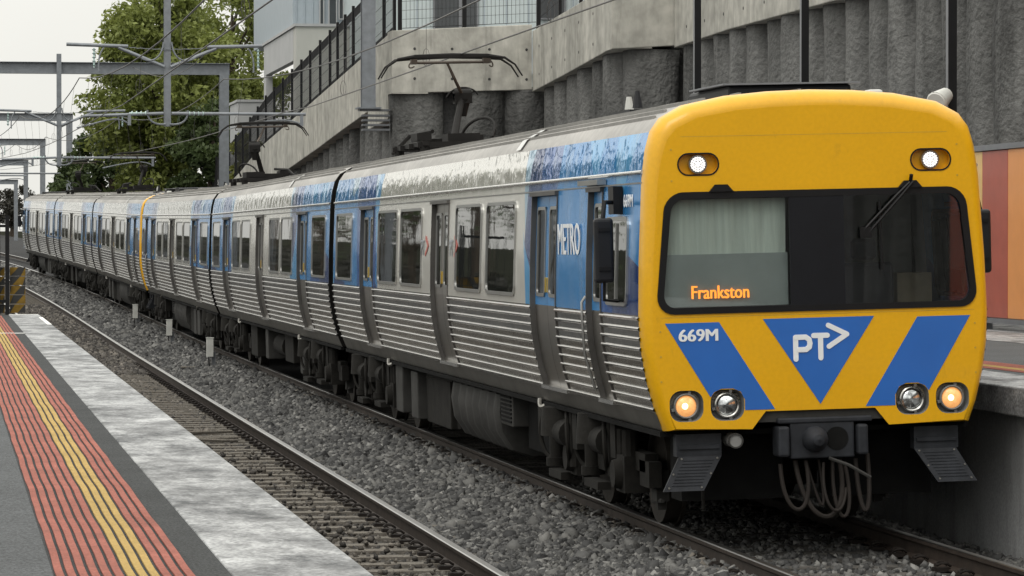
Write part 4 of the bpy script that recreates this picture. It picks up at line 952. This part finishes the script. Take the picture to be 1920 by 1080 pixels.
def make_car(kind):
    car = empty('train_car', (0, 0, 0)); y0b = .15 if kind == 'M' else 0.0
    if kind == 'M':
        doors = [(3.96, 5.28, 'door_blue'), (10.75, 12.05, 'ss_door'), (17.5, 18.85, 'door_blue')]; crew = (1.78, 2.40)
        wins = [(6.2, 8.02), (8.35, 10.17), (12.85, 14.75), (15.05, 16.95), (19.8, 21.7)]
    else:
        doors = [(3.1, 4.45, 'door_blue'), (10.4, 11.7, 'ss_door'), (17.65, 19.0, 'door_blue')]; crew = None
        wins = [(.45, 2.3), (5.25, 7.1), (7.35, 9.2), (12.9, 14.75), (15.0, 16.85), (19.8, 21.65)]
    opn = sorted([(a, b) for a, b, _ in doors]+([crew] if crew else []))
    for s_ in (-1, 1):
        ed = [y0b]+[v for ab in opn for v in ab]+[LEN]
        for a, b in zip(ed[0::2], ed[1::2]):
            spanmesh(RIB, a, b, s_, 3).build('corrugated_panel', 'ss_lower', car, smooth=True, fix=False, ang=28)
            spanmesh(UPP, a, b, s_, 1.2).build('side_panel', 'livery', car, smooth=True, fix=False)
        spanmesh(COVE, y0b, LEN, s_, 1.2).build('cove_panel', 'livery', car, smooth=True, fix=False)
        spanmesh([(hw(.95)-.03, .93), (hw(.95), .95), (hw(1.0)+.004, 1.0), (hw(1.09)+.004, 1.088), (hw(1.09)-.05, 1.089)], y0b, LEN, s_, 4).build('solebar', 'solebar', car, fix=False)
        MB().cyl((s_*(hw(3.03)+.006), y0b, 3.03), (s_*(hw(3.03)+.006), LEN, 3.03), .017, n=10).build('gutter', 'ss_trim', car, smooth=True)
        MB().box(*sorted((s_*(hw(2.94)-.002), s_*(hw(2.94)+.004))), y0b, LEN, 2.938, 2.950).build('seam_strip', 'frame_metal', car)
        for a, b, m in doors: add_door(car, s_, a, b, m)
        if crew: add_door(car, s_, crew[0], crew[1], 'door_blue', True)
        for a, b in wins: add_window(car, s_, a, b)
        if crew:
            add_window(car, s_, .62, 1.55, 'cab_side_window', 2.68)
            MB().prism([(1.075, 2.0), (1.105, 2.0), (1.105, 2.625), (1.075, 2.625)], .02, side3(s_)).build('cab_window_bar', 'frame_metal', car)
            MB().box(*sorted((s_*1.39, s_*1.47)), 1.65, 2.55, 2.955, 3.0).build('door_rain_strip', 'frame_metal', car)
            MB().tube([(s_*1.37, 2.45, 1.18), (s_*1.46, 2.45, 1.5), (s_*1.475, 2.45, 1.8), (s_*1.475, 2.45, 1.95), (s_*1.44, 2.45, 2.0)], .012, 6).build('grab_rail', 'frame_metal', car, smooth=True)
    # roof with long ribs
    rp_ = [p for p in PROF if p[1] >= 3.34]; full = [(x, z) for x, z in rp_]+[(-x, z) for x, z in reversed(rp_[:-1])]
    mb = MB(); n = 12; mb.loft([[(x, y0b+(LEN-y0b)*i/n, z) for x, z in full] for i in range(n+1)]); mb.build('roof', 'ss_roof', car, smooth=True)
    for x in (-1.21, -1.12, -1.03, -.92, -.80, -.5, 0, .5, .80, .92, 1.03, 1.12, 1.21):
        z = float(np.interp(abs(x), [p[0] for p in reversed(PROF[8:])], [p[1] for p in reversed(PROF[8:])]))
        MB().box(x-.012, x+.012, y0b+.3, LEN-.05, z-.01, z+.022).build('roof_rib', 'ss_roof', car)
    MB().box(-1.28, 1.28, y0b+.05, LEN-.02, .90, .94).build('floor', 'under_dark', car)
    # interior so the body is not a see-through shell
    MB().box(-1.2, 1.2, 2.6 if kind == 'M' else .05, LEN-.06, 1.0, 3.25).build('interior_lining', 'under_dark', car)
    ends = [LEN] if kind == 'M' else [0.0, LEN]
    for ye in ends:
        q = 1 if ye > 1 else -1; mb = MB()
        full2 = PROF+[(-x, z) for x, z in reversed(PROF[:-1])]
        for f0, f1, a, b in ((1.0, 1.0, -.0, .05), (.955, .955, .05, .30)):
            r0 = [(x*f0, ye+q*a, .95+(z-.95)*(f0*.995)) for x, z in full2]; r1 = [(x*f1, ye+q*b, .95+(z-.95)*(f1*.995)) for x, z in full2]
            mb.loft([r0, r1], closed=True); mb.f.append(tuple(range(len(mb.v)-len(r1), len(mb.v)))); mb.mi.append(0)
        mb.build('gangway', 'gangway', car, smooth=True)
        MB().box(-.15, .15, min(ye, ye+q*.3), max(ye, ye+q*.3), .72, .92).build('drawbar', 'under_dark', car)
    add_bogie(car, 3.5); add_bogie(car, 18.9)
    # equipment under the floor
    def ebox(x0, x1, a, b, z0, z1, m='under', name='equipment_box', bev=.015):
        o = MB().box(x0, x1, a, b, z0, z1).build(name, m, car); bv = o.modifiers.new('b', 'BEVEL'); bv.width = bev; bv.segments = 2; return o
    if kind == 'M':
        for s_ in (-1, 1):
            def X(a, b): return sorted((s_*a, s_*b))
            ebox(*X(.65, 1.24), 16.25, 16.9, .30, .90, 'under_grey'); ebox(*X(.65, 1.22), 15.0, 15.6, .28, .86, 'under_grey')
            ebox(*X(.5, 1.12), 12.9, 14.9, .26, .88); ebox(*X(.45, 1.05), 5.9, 7.9, .34, .90, 'under_dark')
            ebox(*X(.60, 1.2), 7.95, 8.7, .56, .90, 'under_grey', 'grille_box')
            for i in range(7): MB().box(*X(1.2, 1.215), 8.0, 8.65, .60+i*.042, .62+i*.042).build('grille_slat', 'under_dark', car)
            # ribbed resistor tank with a belly curve
            mb = MB(); rows = []
            for i in range(29):
                y = 8.8+i*.125; r_ = .03 if i % 4 in (1, 2) else 0
                rows.append([(s_*.45, y, .88), (s_*(1.17+r_), y, .86), (s_*(1.20+r_), y, .68), (s_*(1.17+r_), y, .46), (s_*(1.05+r_), y, .27), (s_*.85, y, .20-r_), (s_*.4, y, .20)])
            mb.loft(rows); mb.f.append(tuple(range(7))); mb.f.append(tuple(28*7+i for i in range(7))); mb.mi += [0, 0]
            mb.build('resistor_tank', 'under_grey', car, smooth=True, ang=25)
            MB().cyl((s_*1.02, 12.4, .3), (s_*1.02, 12.4, .9), .1, n=10).tube([(s_*1.1, 12.7, .85), (s_*1.1, 14.9, .8)], .03, 6).build('pipe_work', 'under', car, smooth=True)
    else:
        for s_ in (-1, 1):
            def X(a, b): return sorted((s_*a, s_*b))
            ebox(*X(.6, 1.2), 5.9, 6.6, .30, .90, 'under_grey'); ebox(*X(.5, 1.15), 8.2, 9.6, .40, .90); ebox(*X(.6, 1.2), 12.2, 12.7, .34, .9, 'under_grey'); ebox(*X(.5, 1.18), 14.6, 15.9, .30, .9)
            MB().cyl((s_*.95, 10.2, .62), (s_*.95, 11.8, .62), .2, n=14).build('air_reservoir', 'under', car, smooth=True)
    for s_ in (-1, 1):
        for y in (5.6, 17.0): MB().tube(bez((s_*1.22, y, .93), (s_*1.3, y, .88), (s_*1.32, y+.05, .86), (s_*1.3, y+.1, .96)), .022, 6).build('lifting_lug', 'steel_bright', car, smooth=True)
    # roof gear
    for y in (3.0, 7.6, 15.0): MB().box(-.45, .45, y, y+.9, 3.60, 3.69).build('roof_vent', 'ss_roof', car)
    spanmesh([(hw(z)+.012, z+.012) for z in (3.36, 3.41, 3.455, 3.51, 3.555, 3.59, 3.62)], 6.4, 6.65, -1).build('roof_plate', 'ss_trim', car, fix=False)
    if kind == 'M':
        pantograph(car, 20.0); cab(car)
        MB().box(-.62, -.40, 4.4, 5.3, 3.58, 3.68).cyl((-.5, 4.6, 3.7), (-.5, 4.6, 3.86), .05, .02, 8).build('aerial', 'plastic_dark', car)
        MB().cyl((-.5, 5.0, 3.7), (-.5, 5.0, 3.82), .045, .025, 8).build('aerial_fin', 'white_box', car, smooth=True)
    return car

def cab(car):
    F3 = lambda u, v, w: (u, -w, v)             # on the face, w outwards (towards the viewer)
    out = [(-x, z) for x, z in PROF[:-1]]+[(x, z) for x, z in reversed(PROF)]           # bottom left, over the roof, to bottom right
    out += [(.60, .95), (.48, 1.09), (-.48, 1.09), (-.60, .95)]
    def ringp(y, ins, top):
        pts = []
        for x, z in out:
            k = min(1, max(0, (z-2.6)/1.1)); x2 = x*(1-ins/1.475*(1+.6*k)); z2 = z-top*k*k + ins*.25*max(0, (1.1-z)/.15 if abs(x) > .7 else 0)
            pts.append((x2, y, z2))
        return pts
    steps = [(.17, -.004, -.004)]+[(.14*(1-math.sin(R(a))), .085*(1-math.cos(R(a))), .14*(1-math.cos(R(a)))) for a in (0, 12, 24, 36, 48, 60, 70, 78, 85, 90)]
    rows = [ringp(*s_) for s_ in steps]
    mb = MB(); mb.loft(rows, closed=True)
    # windscreen and lamp openings
    def wsz(x0b, x1b, x0t, x1t, z0, z1, r):
        pts = rrect(0, 1, 0, 1, 0.0001, 1); base = rrect(-1, 1, z0, z1, r, 6)
        res = []
        for u, v in base:
            t = (v-z0)/(z1-z0); a = x0b+(x0t-x0b)*t; b = x1b+(x1t-x1b)*t
            # keep round corners: map u by nearest edge
            res.append((a+(u+1), v) if u < 0 else (b-(1-u), v))
        return res
    wo_ = wsz(-1.332, 1.332, -1.238, 1.238, 1.885, 2.86, .15)
    holes = [wo_]; lamps = []
    for s_ in (-1, 1):
        holes.append(rrect(s_*.96-.165, s_*.96+.165, 2.995, 3.165, .084, 6)); lamps.append(('top', s_*.96, 3.08))
        for x in (1.10, .765):
            holes.append(rrect(s_*x-.138, s_*x+.138, 1.025, 1.275, .095, 6)); lamps.append(('warm' if x > 1 else 'clear', s_*x, 1.15))
    face = [(p[0], p[2]) for p in rows[-1]]
    holed(mb, face, holes, F3)
    shell = mb.build('cab_front', 'yellow', car, smooth=True, ang=40)
    for zs_, xs_ in ((3.30, 1.10), (1.858, 1.30)): MB().box(-xs_, xs_, -.0012, .004, zs_, zs_+.004).build('panel_seam', 'gold', shell)
    for s_ in (-1, 1):
        for zq in (1.35, 1.55, 1.75, 2.95, 3.2): MB().cyl((s_*1.30 if zq < 2 else s_*1.18, .004, zq), (s_*1.30 if zq < 2 else s_*1.18, -.004, zq), .008, n=8).build('rivet', 'gold', shell)
    # bumper bar in the notch
    MB().box(-.62, .62, .03, .12, 1.0, 1.085).build('front_bar', 'under_grey', car)
    # windscreen surround, centre panel, panes
    wi = wsz(-1.275, 1.275, -1.185, 1.185, 1.935, 2.805, .11)
    sr = ring(MB(), wo_, wi, .022, lambda u, v, w: (u, .010-w*1.0, v)).build('windscreen_surround', 'rubber', shell, smooth=True)
    MB().prism([(-.225, 1.93), (.225, 1.93), (.225, 2.81), (-.225, 2.81)], .02, lambda u, v, w: (u, .012-w, v)).build('centre_panel', 'panel_black', shell)
    for s_ in (-1, 1):
        q = wsz(-1.275, -.224, -1.205, -.224, 1.932, 2.808, .10) if s_ < 0 else None
        base = rrect(0, 1, 0, 1, .001, 1)
        poly = [(-1.275, 2.03), (-1.243, 1.955), (-1.17, 1.932), (-.224, 1.932), (-.224, 2.808), (-1.085, 2.808), (-1.155, 2.785), (-1.19, 2.71)]
        if s_ > 0: poly = [(-x, z) for x, z in reversed(poly)]
        MB().prism(poly, .006, lambda u, v, w: (u, .018-w, v)).build('windscreen_pane', 'glass', shell)
        # mounting bump of the wiper
        MB().prism([(s_*.78-.10, 2.858), (s_*.78+.10, 2.858), (s_*.78+.05, 2.915), (s_*.78-.05, 2.915)], .03, F3).build('wiper_mount', 'rubber', shell)
    # wiper (double arm) on the right pane
    wm = MB(); wm.tube([(.80, -.045, 2.91), (.70, -.05, 2.80), (.42, -.035, 2.50)], .011, 6); wm.tube([(.77, -.045, 2.90), (.66, -.05, 2.80), (.38, -.035, 2.52)], .011, 6)
    wm.box(.35, .45, -.045, -.025, 2.46, 2.55); wm.tube([(.52, -.03, 2.75), (.53, -.03, 2.2)], .009, 5); wm.cyl((.78, -.03, 2.9), (.78, -.06, 2.96), .016, n=8)
    wm.build('wiper', 'rubber', shell, smooth=True)
    # lamps
    for kind, x, z in lamps:
        if kind == 'top':
            o = rrect(x-.165, x+.165, z-.085, z+.085, .084, 6)
            h_ = MB(); h_.loft([[(u, 0, v) for u, v in o], [(u*1.0, .07, v) for u, v in o]], closed=True); h_.f.append(tuple(len(h_.v)-1-i for i in range(len(o)))); h_.mi.append(0)
            hh = h_.build('headlight_housing', 'yellow', shell, smooth=True)
            ring(MB(), rrect(x-.172, x+.172, z-.092, z+.092, .09, 6), rrect(x-.160, x+.160, z-.080, z+.080, .079, 6), .004, F3).build('housing_rim', 'rubber', hh)
            lp = MB().cyl((x, .065, z), (x, .012, z), .074, n=24).build('lamp_rim', 'chrome', hh, smooth=True)
            le = MB()
            for rr_, nn in ((.0, 1), (.018, 6), (.036, 12), (.053, 18)):
                for i in range(nn):
                    a = 2*math.pi*i/nn+rr_*30; le.cyl((x+rr_*math.cos(a), .012, z+rr_*math.sin(a)), (x+rr_*math.cos(a), .004, z+rr_*math.sin(a)), .0083, n=6)
            le.build('lamp_lens', 'lamp_white', hh)
        else:
            o = rrect(x-.138, x+.138, z-.125, z+.125, .095, 6); i2 = [(x+(u-x)*.86, z+(v-z)*.86) for u, v in o]
            h_ = MB(); h_.loft([[(u, 0, v) for u, v in o], [(u, .06, v) for u, v in i2]], closed=True); h_.f.append(tuple(len(h_.v)-1-i for i in range(len(o)))); h_.mi.append(0)
            hh = h_.build('headlight_housing', 'recess', shell, smooth=True)
            rg_ = MB(); n = 24
            rg_.loft([[(x+r_*math.cos(2*math.pi*i/n), y, z+r_*math.sin(2*math.pi*i/n)) for i in range(n)] for r_, y in ((.103, .06), (.103, .012), (.094, .004), (.085, .012), (.085, .05))], closed=True)
            for a in (15, 165, 255): rg_.box(-.012, .012, -.006, .03, .10, .125, m=Matrix.Translation((x, .02, z)) @ Matrix.Rotation(R(a), 4, 'Y'))
            rg_.build('lamp_rim', 'chrome' if kind == 'clear' else 'recess', hh, smooth=True)
            le = MB(); rows_ = [[(x+r_*math.cos(2*math.pi*i/n), y, z+r_*math.sin(2*math.pi*i/n)) for i in range(n)] for r_, y in ((.086, .03), (.07, .014), (.045, .004), (.02, -.001), (.003, -.002))]
            le.loft(rows_, closed=True); le.f.append(tuple(len(le.v)-n+i for i in range(n))); le.mi.append(0)
            le.build('lamp_lens', 'lamp_warm' if kind == 'warm' else 'lamp_off', hh, smooth=True)
            if kind == 'warm': MB().cyl((x-.012, -.0005, z), (x-.012, -.006, z), .026, .018, 14).build('bulb_glow', 'lamp_hot', hh, smooth=True)
    # blue stripes, numbers, logo
    st = [(-1.262, 1.815), (-.82, 1.815), (-.375, 1.105), (-.622, 1.105), (-.622, 1.19), (-.655, 1.255), (-.715, 1.282), (-.815, 1.282), (-.872, 1.257), (-.902, 1.215)]
    for s_, po in ((-1, st), (1, [(-x, z) for x, z in reversed(st)])): MB().prism(po, .003, F3).build('blue_stripe', 'blue_decal', shell)
    MB().prism([(-.46, 1.83), (0.0, 1.135), (.46, 1.83)], .003, F3).build('blue_triangle', 'blue_decal', shell)
    P3 = lambda u, v, w: (u, -.003-w, v)
    lg = MB(); ox, oz = -.195, 1.50; w = .042
    stroke(lg, [(ox, oz), (ox, oz+.175), (ox+.085, oz+.175), (ox+.112, oz+.155), (ox+.118, oz+.125), (ox+.112, oz+.095), (ox+.085, oz+.075), (ox+.03, oz+.075)], w, P3)
    stroke(lg, [(ox+.15, oz+.185), (ox+.262, oz+.185)], w, P3); stroke(lg, [(ox+.206, oz+.005), (ox+.206, oz+.17)], w, P3)
    stroke(lg, [(ox+.272, oz+.265), (ox+.425, oz+.19), (ox+.275, oz+.095)], w*.95, P3)
    lg.build('logo_lettering', 'white_decal', shell)
    FR = Matrix(((1, 0, 0, 0), (0, 0, -1, 0), (0, 1, 0, 0), (0, 0, 0, 1)))
    text('669M', .138, 'number_lettering', 'white_decal', shell, Matrix.Translation((-1.155, -.006, 1.668)) @ FR, 1.05, .005)
    text('Frankston', .150, 'destination_lettering', 'led', shell, Matrix.Translation((-1.035, .045, 2.005)) @ FR, .80, .003)
    def SD(y, z, k=1.): return Matrix(((0, 0, -1, -(hw(z)+.004)), (-1, 0, 0, y), (0, 1, 0, z), (0, 0, 0, 1)))
    text('669M', .15, 'side_number_lettering', 'white_decal', car, SD(.86, 2.755) , 1.15, .004)
    text('METRO', .40, 'side_lettering', 'white_decal', car, SD(3.84, 2.36), .84, .010)
    for yq in (13.0+.0, 10.72):
        c1 = text('PT', .26, 'side_logo_lettering', 'grey_decal', car, SD(yq-.12, 2.32), .9, .004)
    chev = MB()
    for yq in (12.52, 10.24):
        chev = MB(); stroke(chev, [(yq, 2.52), (yq-.20, 2.43), (yq, 2.33)], .05, lambda u, v, w_: (-(hw(v)+.003+w_), u, v))
        o = chev.build('side_logo_chevron', 'red_decal', car); o['once'] = 1
    # cab interior
    MB().box(-1.28, 1.28, 1.72, 1.76, 1.1, 3.3).build('cab_back_wall', 'interior', car)
    MB().box(-1.28, 1.28, .12, 1.72, 1.1, 1.15).build('cab_floor', 'interior', car); MB().box(-1.34, 1.34, .35, 1.72, 3.0, 3.05).build('cab_ceiling', 'interior', car)
    MB().box(-1.28, 1.28, .06, .5, 1.16, 1.90).build('driver_desk', 'interior_tan', car)
    MB().box(-.02, .02, .08, 1.7, 1.9, 3.0).build('cab_partition', 'interior', car)
    MB().box(.30, .36, .9, 1.3, 1.9, 2.9).build('cab_post', 'interior', car)
    MB().box(.42, .92, 1.0, 1.10, 1.5, 2.25).box(.40, .94, .62, 1.10, 1.45, 1.55).box(.56, .78, 1.02, 1.08, 2.27, 2.45).build('driver_seat', 'seat_cloth', car).modifiers.new('b', 'BEVEL').width = .045
    MB().box(1.0, 1.3, 1.2, 1.6, 1.15, 2.15).build('cab_cupboard', 'interior_tan', car)
    MB().prism([(-1.26, 1.94), (-.23, 1.94), (-.23, 2.36), (-1.245, 2.36)], .02, lambda u, v, w: (u, .06+w, v)).build('destination_reflection_panel', 'dest_reflection', car)  # board behind the letters; its pale tone stands in for the pane's reflection
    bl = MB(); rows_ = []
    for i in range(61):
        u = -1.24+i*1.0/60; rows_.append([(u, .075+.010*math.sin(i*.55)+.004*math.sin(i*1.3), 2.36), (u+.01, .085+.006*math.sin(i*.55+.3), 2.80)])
    bl.loft(rows_); bl.build('pane_reflection_sheet', 'blind', car, smooth=True)  # added pale folded sheet, stands in for the wall reflected in the left pane
    # mirrors
    for s_ in (-1, 1):
        x0, x1 = sorted((s_*1.52, s_*1.68)); m_ = MB().box(x0, x1, .70, .80, 2.14, 2.67).build('mirror', 'plastic_dark', car); bv = m_.modifiers.new('b', 'BEVEL'); bv.width = .03; bv.segments = 3
        [MB().box(x0+.03, x1-.03, .685, .70, zq, zq+.03).build('mirror_clip', 'rubber', m_) for zq in (2.24, 2.56)]
        MB().tube([(s_*1.44, 1.02, 2.80), (s_*1.58, .78, 2.80), (s_*1.60, .75, 2.66)], .02, 6).build('mirror_bracket', 'rubber', m_); MB().box(*sorted((s_*1.40, s_*1.48)), .90, 1.12, 2.70, 2.93).build('mirror_pivot', 'rubber', m_); MB().tube([(s_*1.60, .75, 2.15), (s_*1.60, .77, 2.0), (s_*1.42, 1.0, 1.98)], .014, 6).build('mirror_bracket', 'rubber', m_)
    # roof pod and aerial at the front
    o = MB().box(-.52, .52, .75, 2.3, 3.60, 3.735).build('roof_pod', 'plastic_dark', car); bv = o.modifiers.new('b', 'BEVEL'); bv.width = .03; bv.segments = 2
    MB().box(-.58, .58, .70, 2.0, 3.736, 3.75).build('roof_pod_lid', 'grey_metal', car)
    o = MB().box(.60, .74, .55, .75, 3.56, 3.675).build('roof_marker', 'white_box', car); bv = o.modifiers.new('b', 'BEVEL'); bv.width = .03; bv.segments = 2
    # step plates hung below the front
    for s_ in (-1, 1):
        mb = MB(); xa, xb = s_*1.17, s_*.80
        x0, x1 = sorted((xa, xb)); mb.box(x0, x1, .10, .22, .74, .92); mb.box(x0+.02, x1-.02, .085, .10, .80, .83)
        q0 = [(xa-s_*.02, .10, .74), (xb, .10, .74), (xb+s_*.17, .02, .47), (xa+s_*.13, .02, .47)]
        mb.loft([[Vector(p) for p in q0], [Vector(p)+Vector((0, .025, 0)) for p in q0]], closed=True); mb.quad(*q0); mb.quad(*[Vector(p)+Vector((0, .025, 0)) for p in q0])
        pl_ = mb.build('step_plate', 'coupler', car)
        for i in range(9):
            t = .12+i*.09; a = Vector(q0[0]).lerp(Vector(q0[3]), t); b = Vector(q0[1]).lerp(Vector(q0[2]), t); a, b = a.lerp(b, .14), a.lerp(b, .86)
            MB().tube([a+Vector((0, -.002, 0)), b+Vector((0, -.002, 0))], .004, 4).build('tread_bar', 'coupler', pl_)
        pass
        for u, v in ((.08, .06), (.92, .06), (.1, .9), (.9, .9), (.05, .5), (.95, .5)):
            a = Vector(q0[0]).lerp(Vector(q0[3]), v); b = Vector(q0[1]).lerp(Vector(q0[2]), v); p = a.lerp(b, u); MB().cyl(p, p+Vector((0, -.008, 0)), .009, n=6).build('bolt', 'steel_bright', pl_)
    MB().cyl((-.70, .25, .86), (-.70, .02, .86), .058, n=18).build('pipe_end', 'interior', car, smooth=True)
    rg_ = MB(); n = 18; rg_.loft([[(-.70+r_*math.cos(2*math.pi*i/n), y, .86+r_*math.sin(2*math.pi*i/n)) for i in range(n)] for r_, y in ((.062, .03), (.062, .01), (.050, .01), (.050, .10))], closed=True); rg_.build('pipe_rim', 'under_grey', car, smooth=True)
    # automatic coupler
    cp = MB().box(-.26, .27, -.02, .30, .70, .99).box(-.36, .42, -.03, .20, .985, 1.03).box(-.12, .12, .28, 1.6, .74, .94).build('coupler', 'coupler', car)
    bv = cp.modifiers.new('b', 'BEVEL'); bv.width = .012; bv.segments = 2
    mb = MB(); n = 18
    mb.loft([[(-.06+r_*math.cos(2*math.pi*i/n), y, .855+r_*math.sin(2*math.pi*i/n)) for i in range(n)] for r_, y in ((.105, -.02), (.10, -.07), (.075, -.13), (.045, -.17), (.005, -.18))], closed=True); mb.build('coupler_cone', 'coupler', cp, smooth=True)
    MB().cyl((.125, -.024, .855), (.125, -.018, .855), .095, n=20).build('coupler_cup', 'under_dark', cp)
    for x0, x1 in ((-.37, -.275), (.285, .375)): 
        q = MB().box(x0, x1, -.07, .15, .72, .965).build('coupler_cover', 'coupler', cp); bv = q.modifiers.new('b', 'BEVEL'); bv.width = .02; bv.segments = 2
    MB().tube([(.05, -.04, .70), (.20, -.10, .64), (.36, -.16, .54)], .014, 6).build('uncoupling_handle', 'under_grey', cp, smooth=True)
    hs_ = [((-.33, .05, .66), (-.33, 0, .15), (-.05, -.05, .18), (-.12, .05, .68), .022), ((-.2, .08, .68), (-.15, -.05, .05), (.25, -.05, .10), (.16, .06, .68), .026), ((.02, .02, .66), (-.05, -.1, .25), (.15, -.1, .15), (.2, .02, .45), .016),
           ((.1, .04, .68), (.05, -.05, .05), (.30, -.05, .10), (.2, .05, .66), .02), ((.3, .08, .68), (.30, -.02, .12), (.42, -.02, .12), (.40, .08, .72), .024), ((.0, .1, .68), (.05, .02, .2), (.0, 0, .2), (-.1, .1, .66), .015)]
    for a, b, c, d, r_ in hs_: MB().tube(bez(a, b, c, d, 16), r_*.8, 8).build('hose', 'hose', car, smooth=True)
    MB().box(-1.05, -.2, .5, .9, .35, .9).box(.2, 1.05, .5, .9, .35, .9).build('under_cab_box', 'under_dark', car)
    MB().tube([(-.92, .30, .9), (-.92, .28, .30)], .014, 6).build('sand_pipe', 'under', car)

mproto = make_car('M'); tproto = make_car('T')
labs = ['leading train car with yellow cab front showing Frankston', 'second train car from the yellow cab front, steel and blue', 'third train car, just ahead of the thin yellow band', 'fourth train car, just behind the thin yellow band', 'fifth train car from the front, far down the line', 'rearmost train car at the far left end of the train']
order = [('M', 0), ('T', 0), ('M', 1), ('M', 0), ('T', 0), ('M', 1)]
used = set()
for i, (kd, rev) in enumerate(order):
    src = mproto if kd == 'M' else tproto
    if kd in used: c = copy_tree(src, None, ('mirror',) if i in (2, 3) else ())
    else: c = src; used.add(kd)
    tag(c, labs[i], 'train car', 'cars of the commuter train')
    ya = 26.65+22.7*i; yb = ya+LEN
    a = Vector(wp(TX, ya, 0)); b = Vector(wp(TX, yb, 0))
    d = (b-a).normalized(); hd = math.atan2(-d.x, d.y); pt = math.asin(d.z)
    base = Matrix.Translation(a) @ Matrix.Rotation(hd, 4, 'Z') @ Matrix.Rotation(pt, 4, 'X') @ Matrix.Rotation(R(-1.4), 4, 'Y')
    if rev: base = base @ Matrix.Translation((0, LEN, 0)) @ Matrix.Rotation(math.pi, 4, 'Z')
    c.matrix_world = base
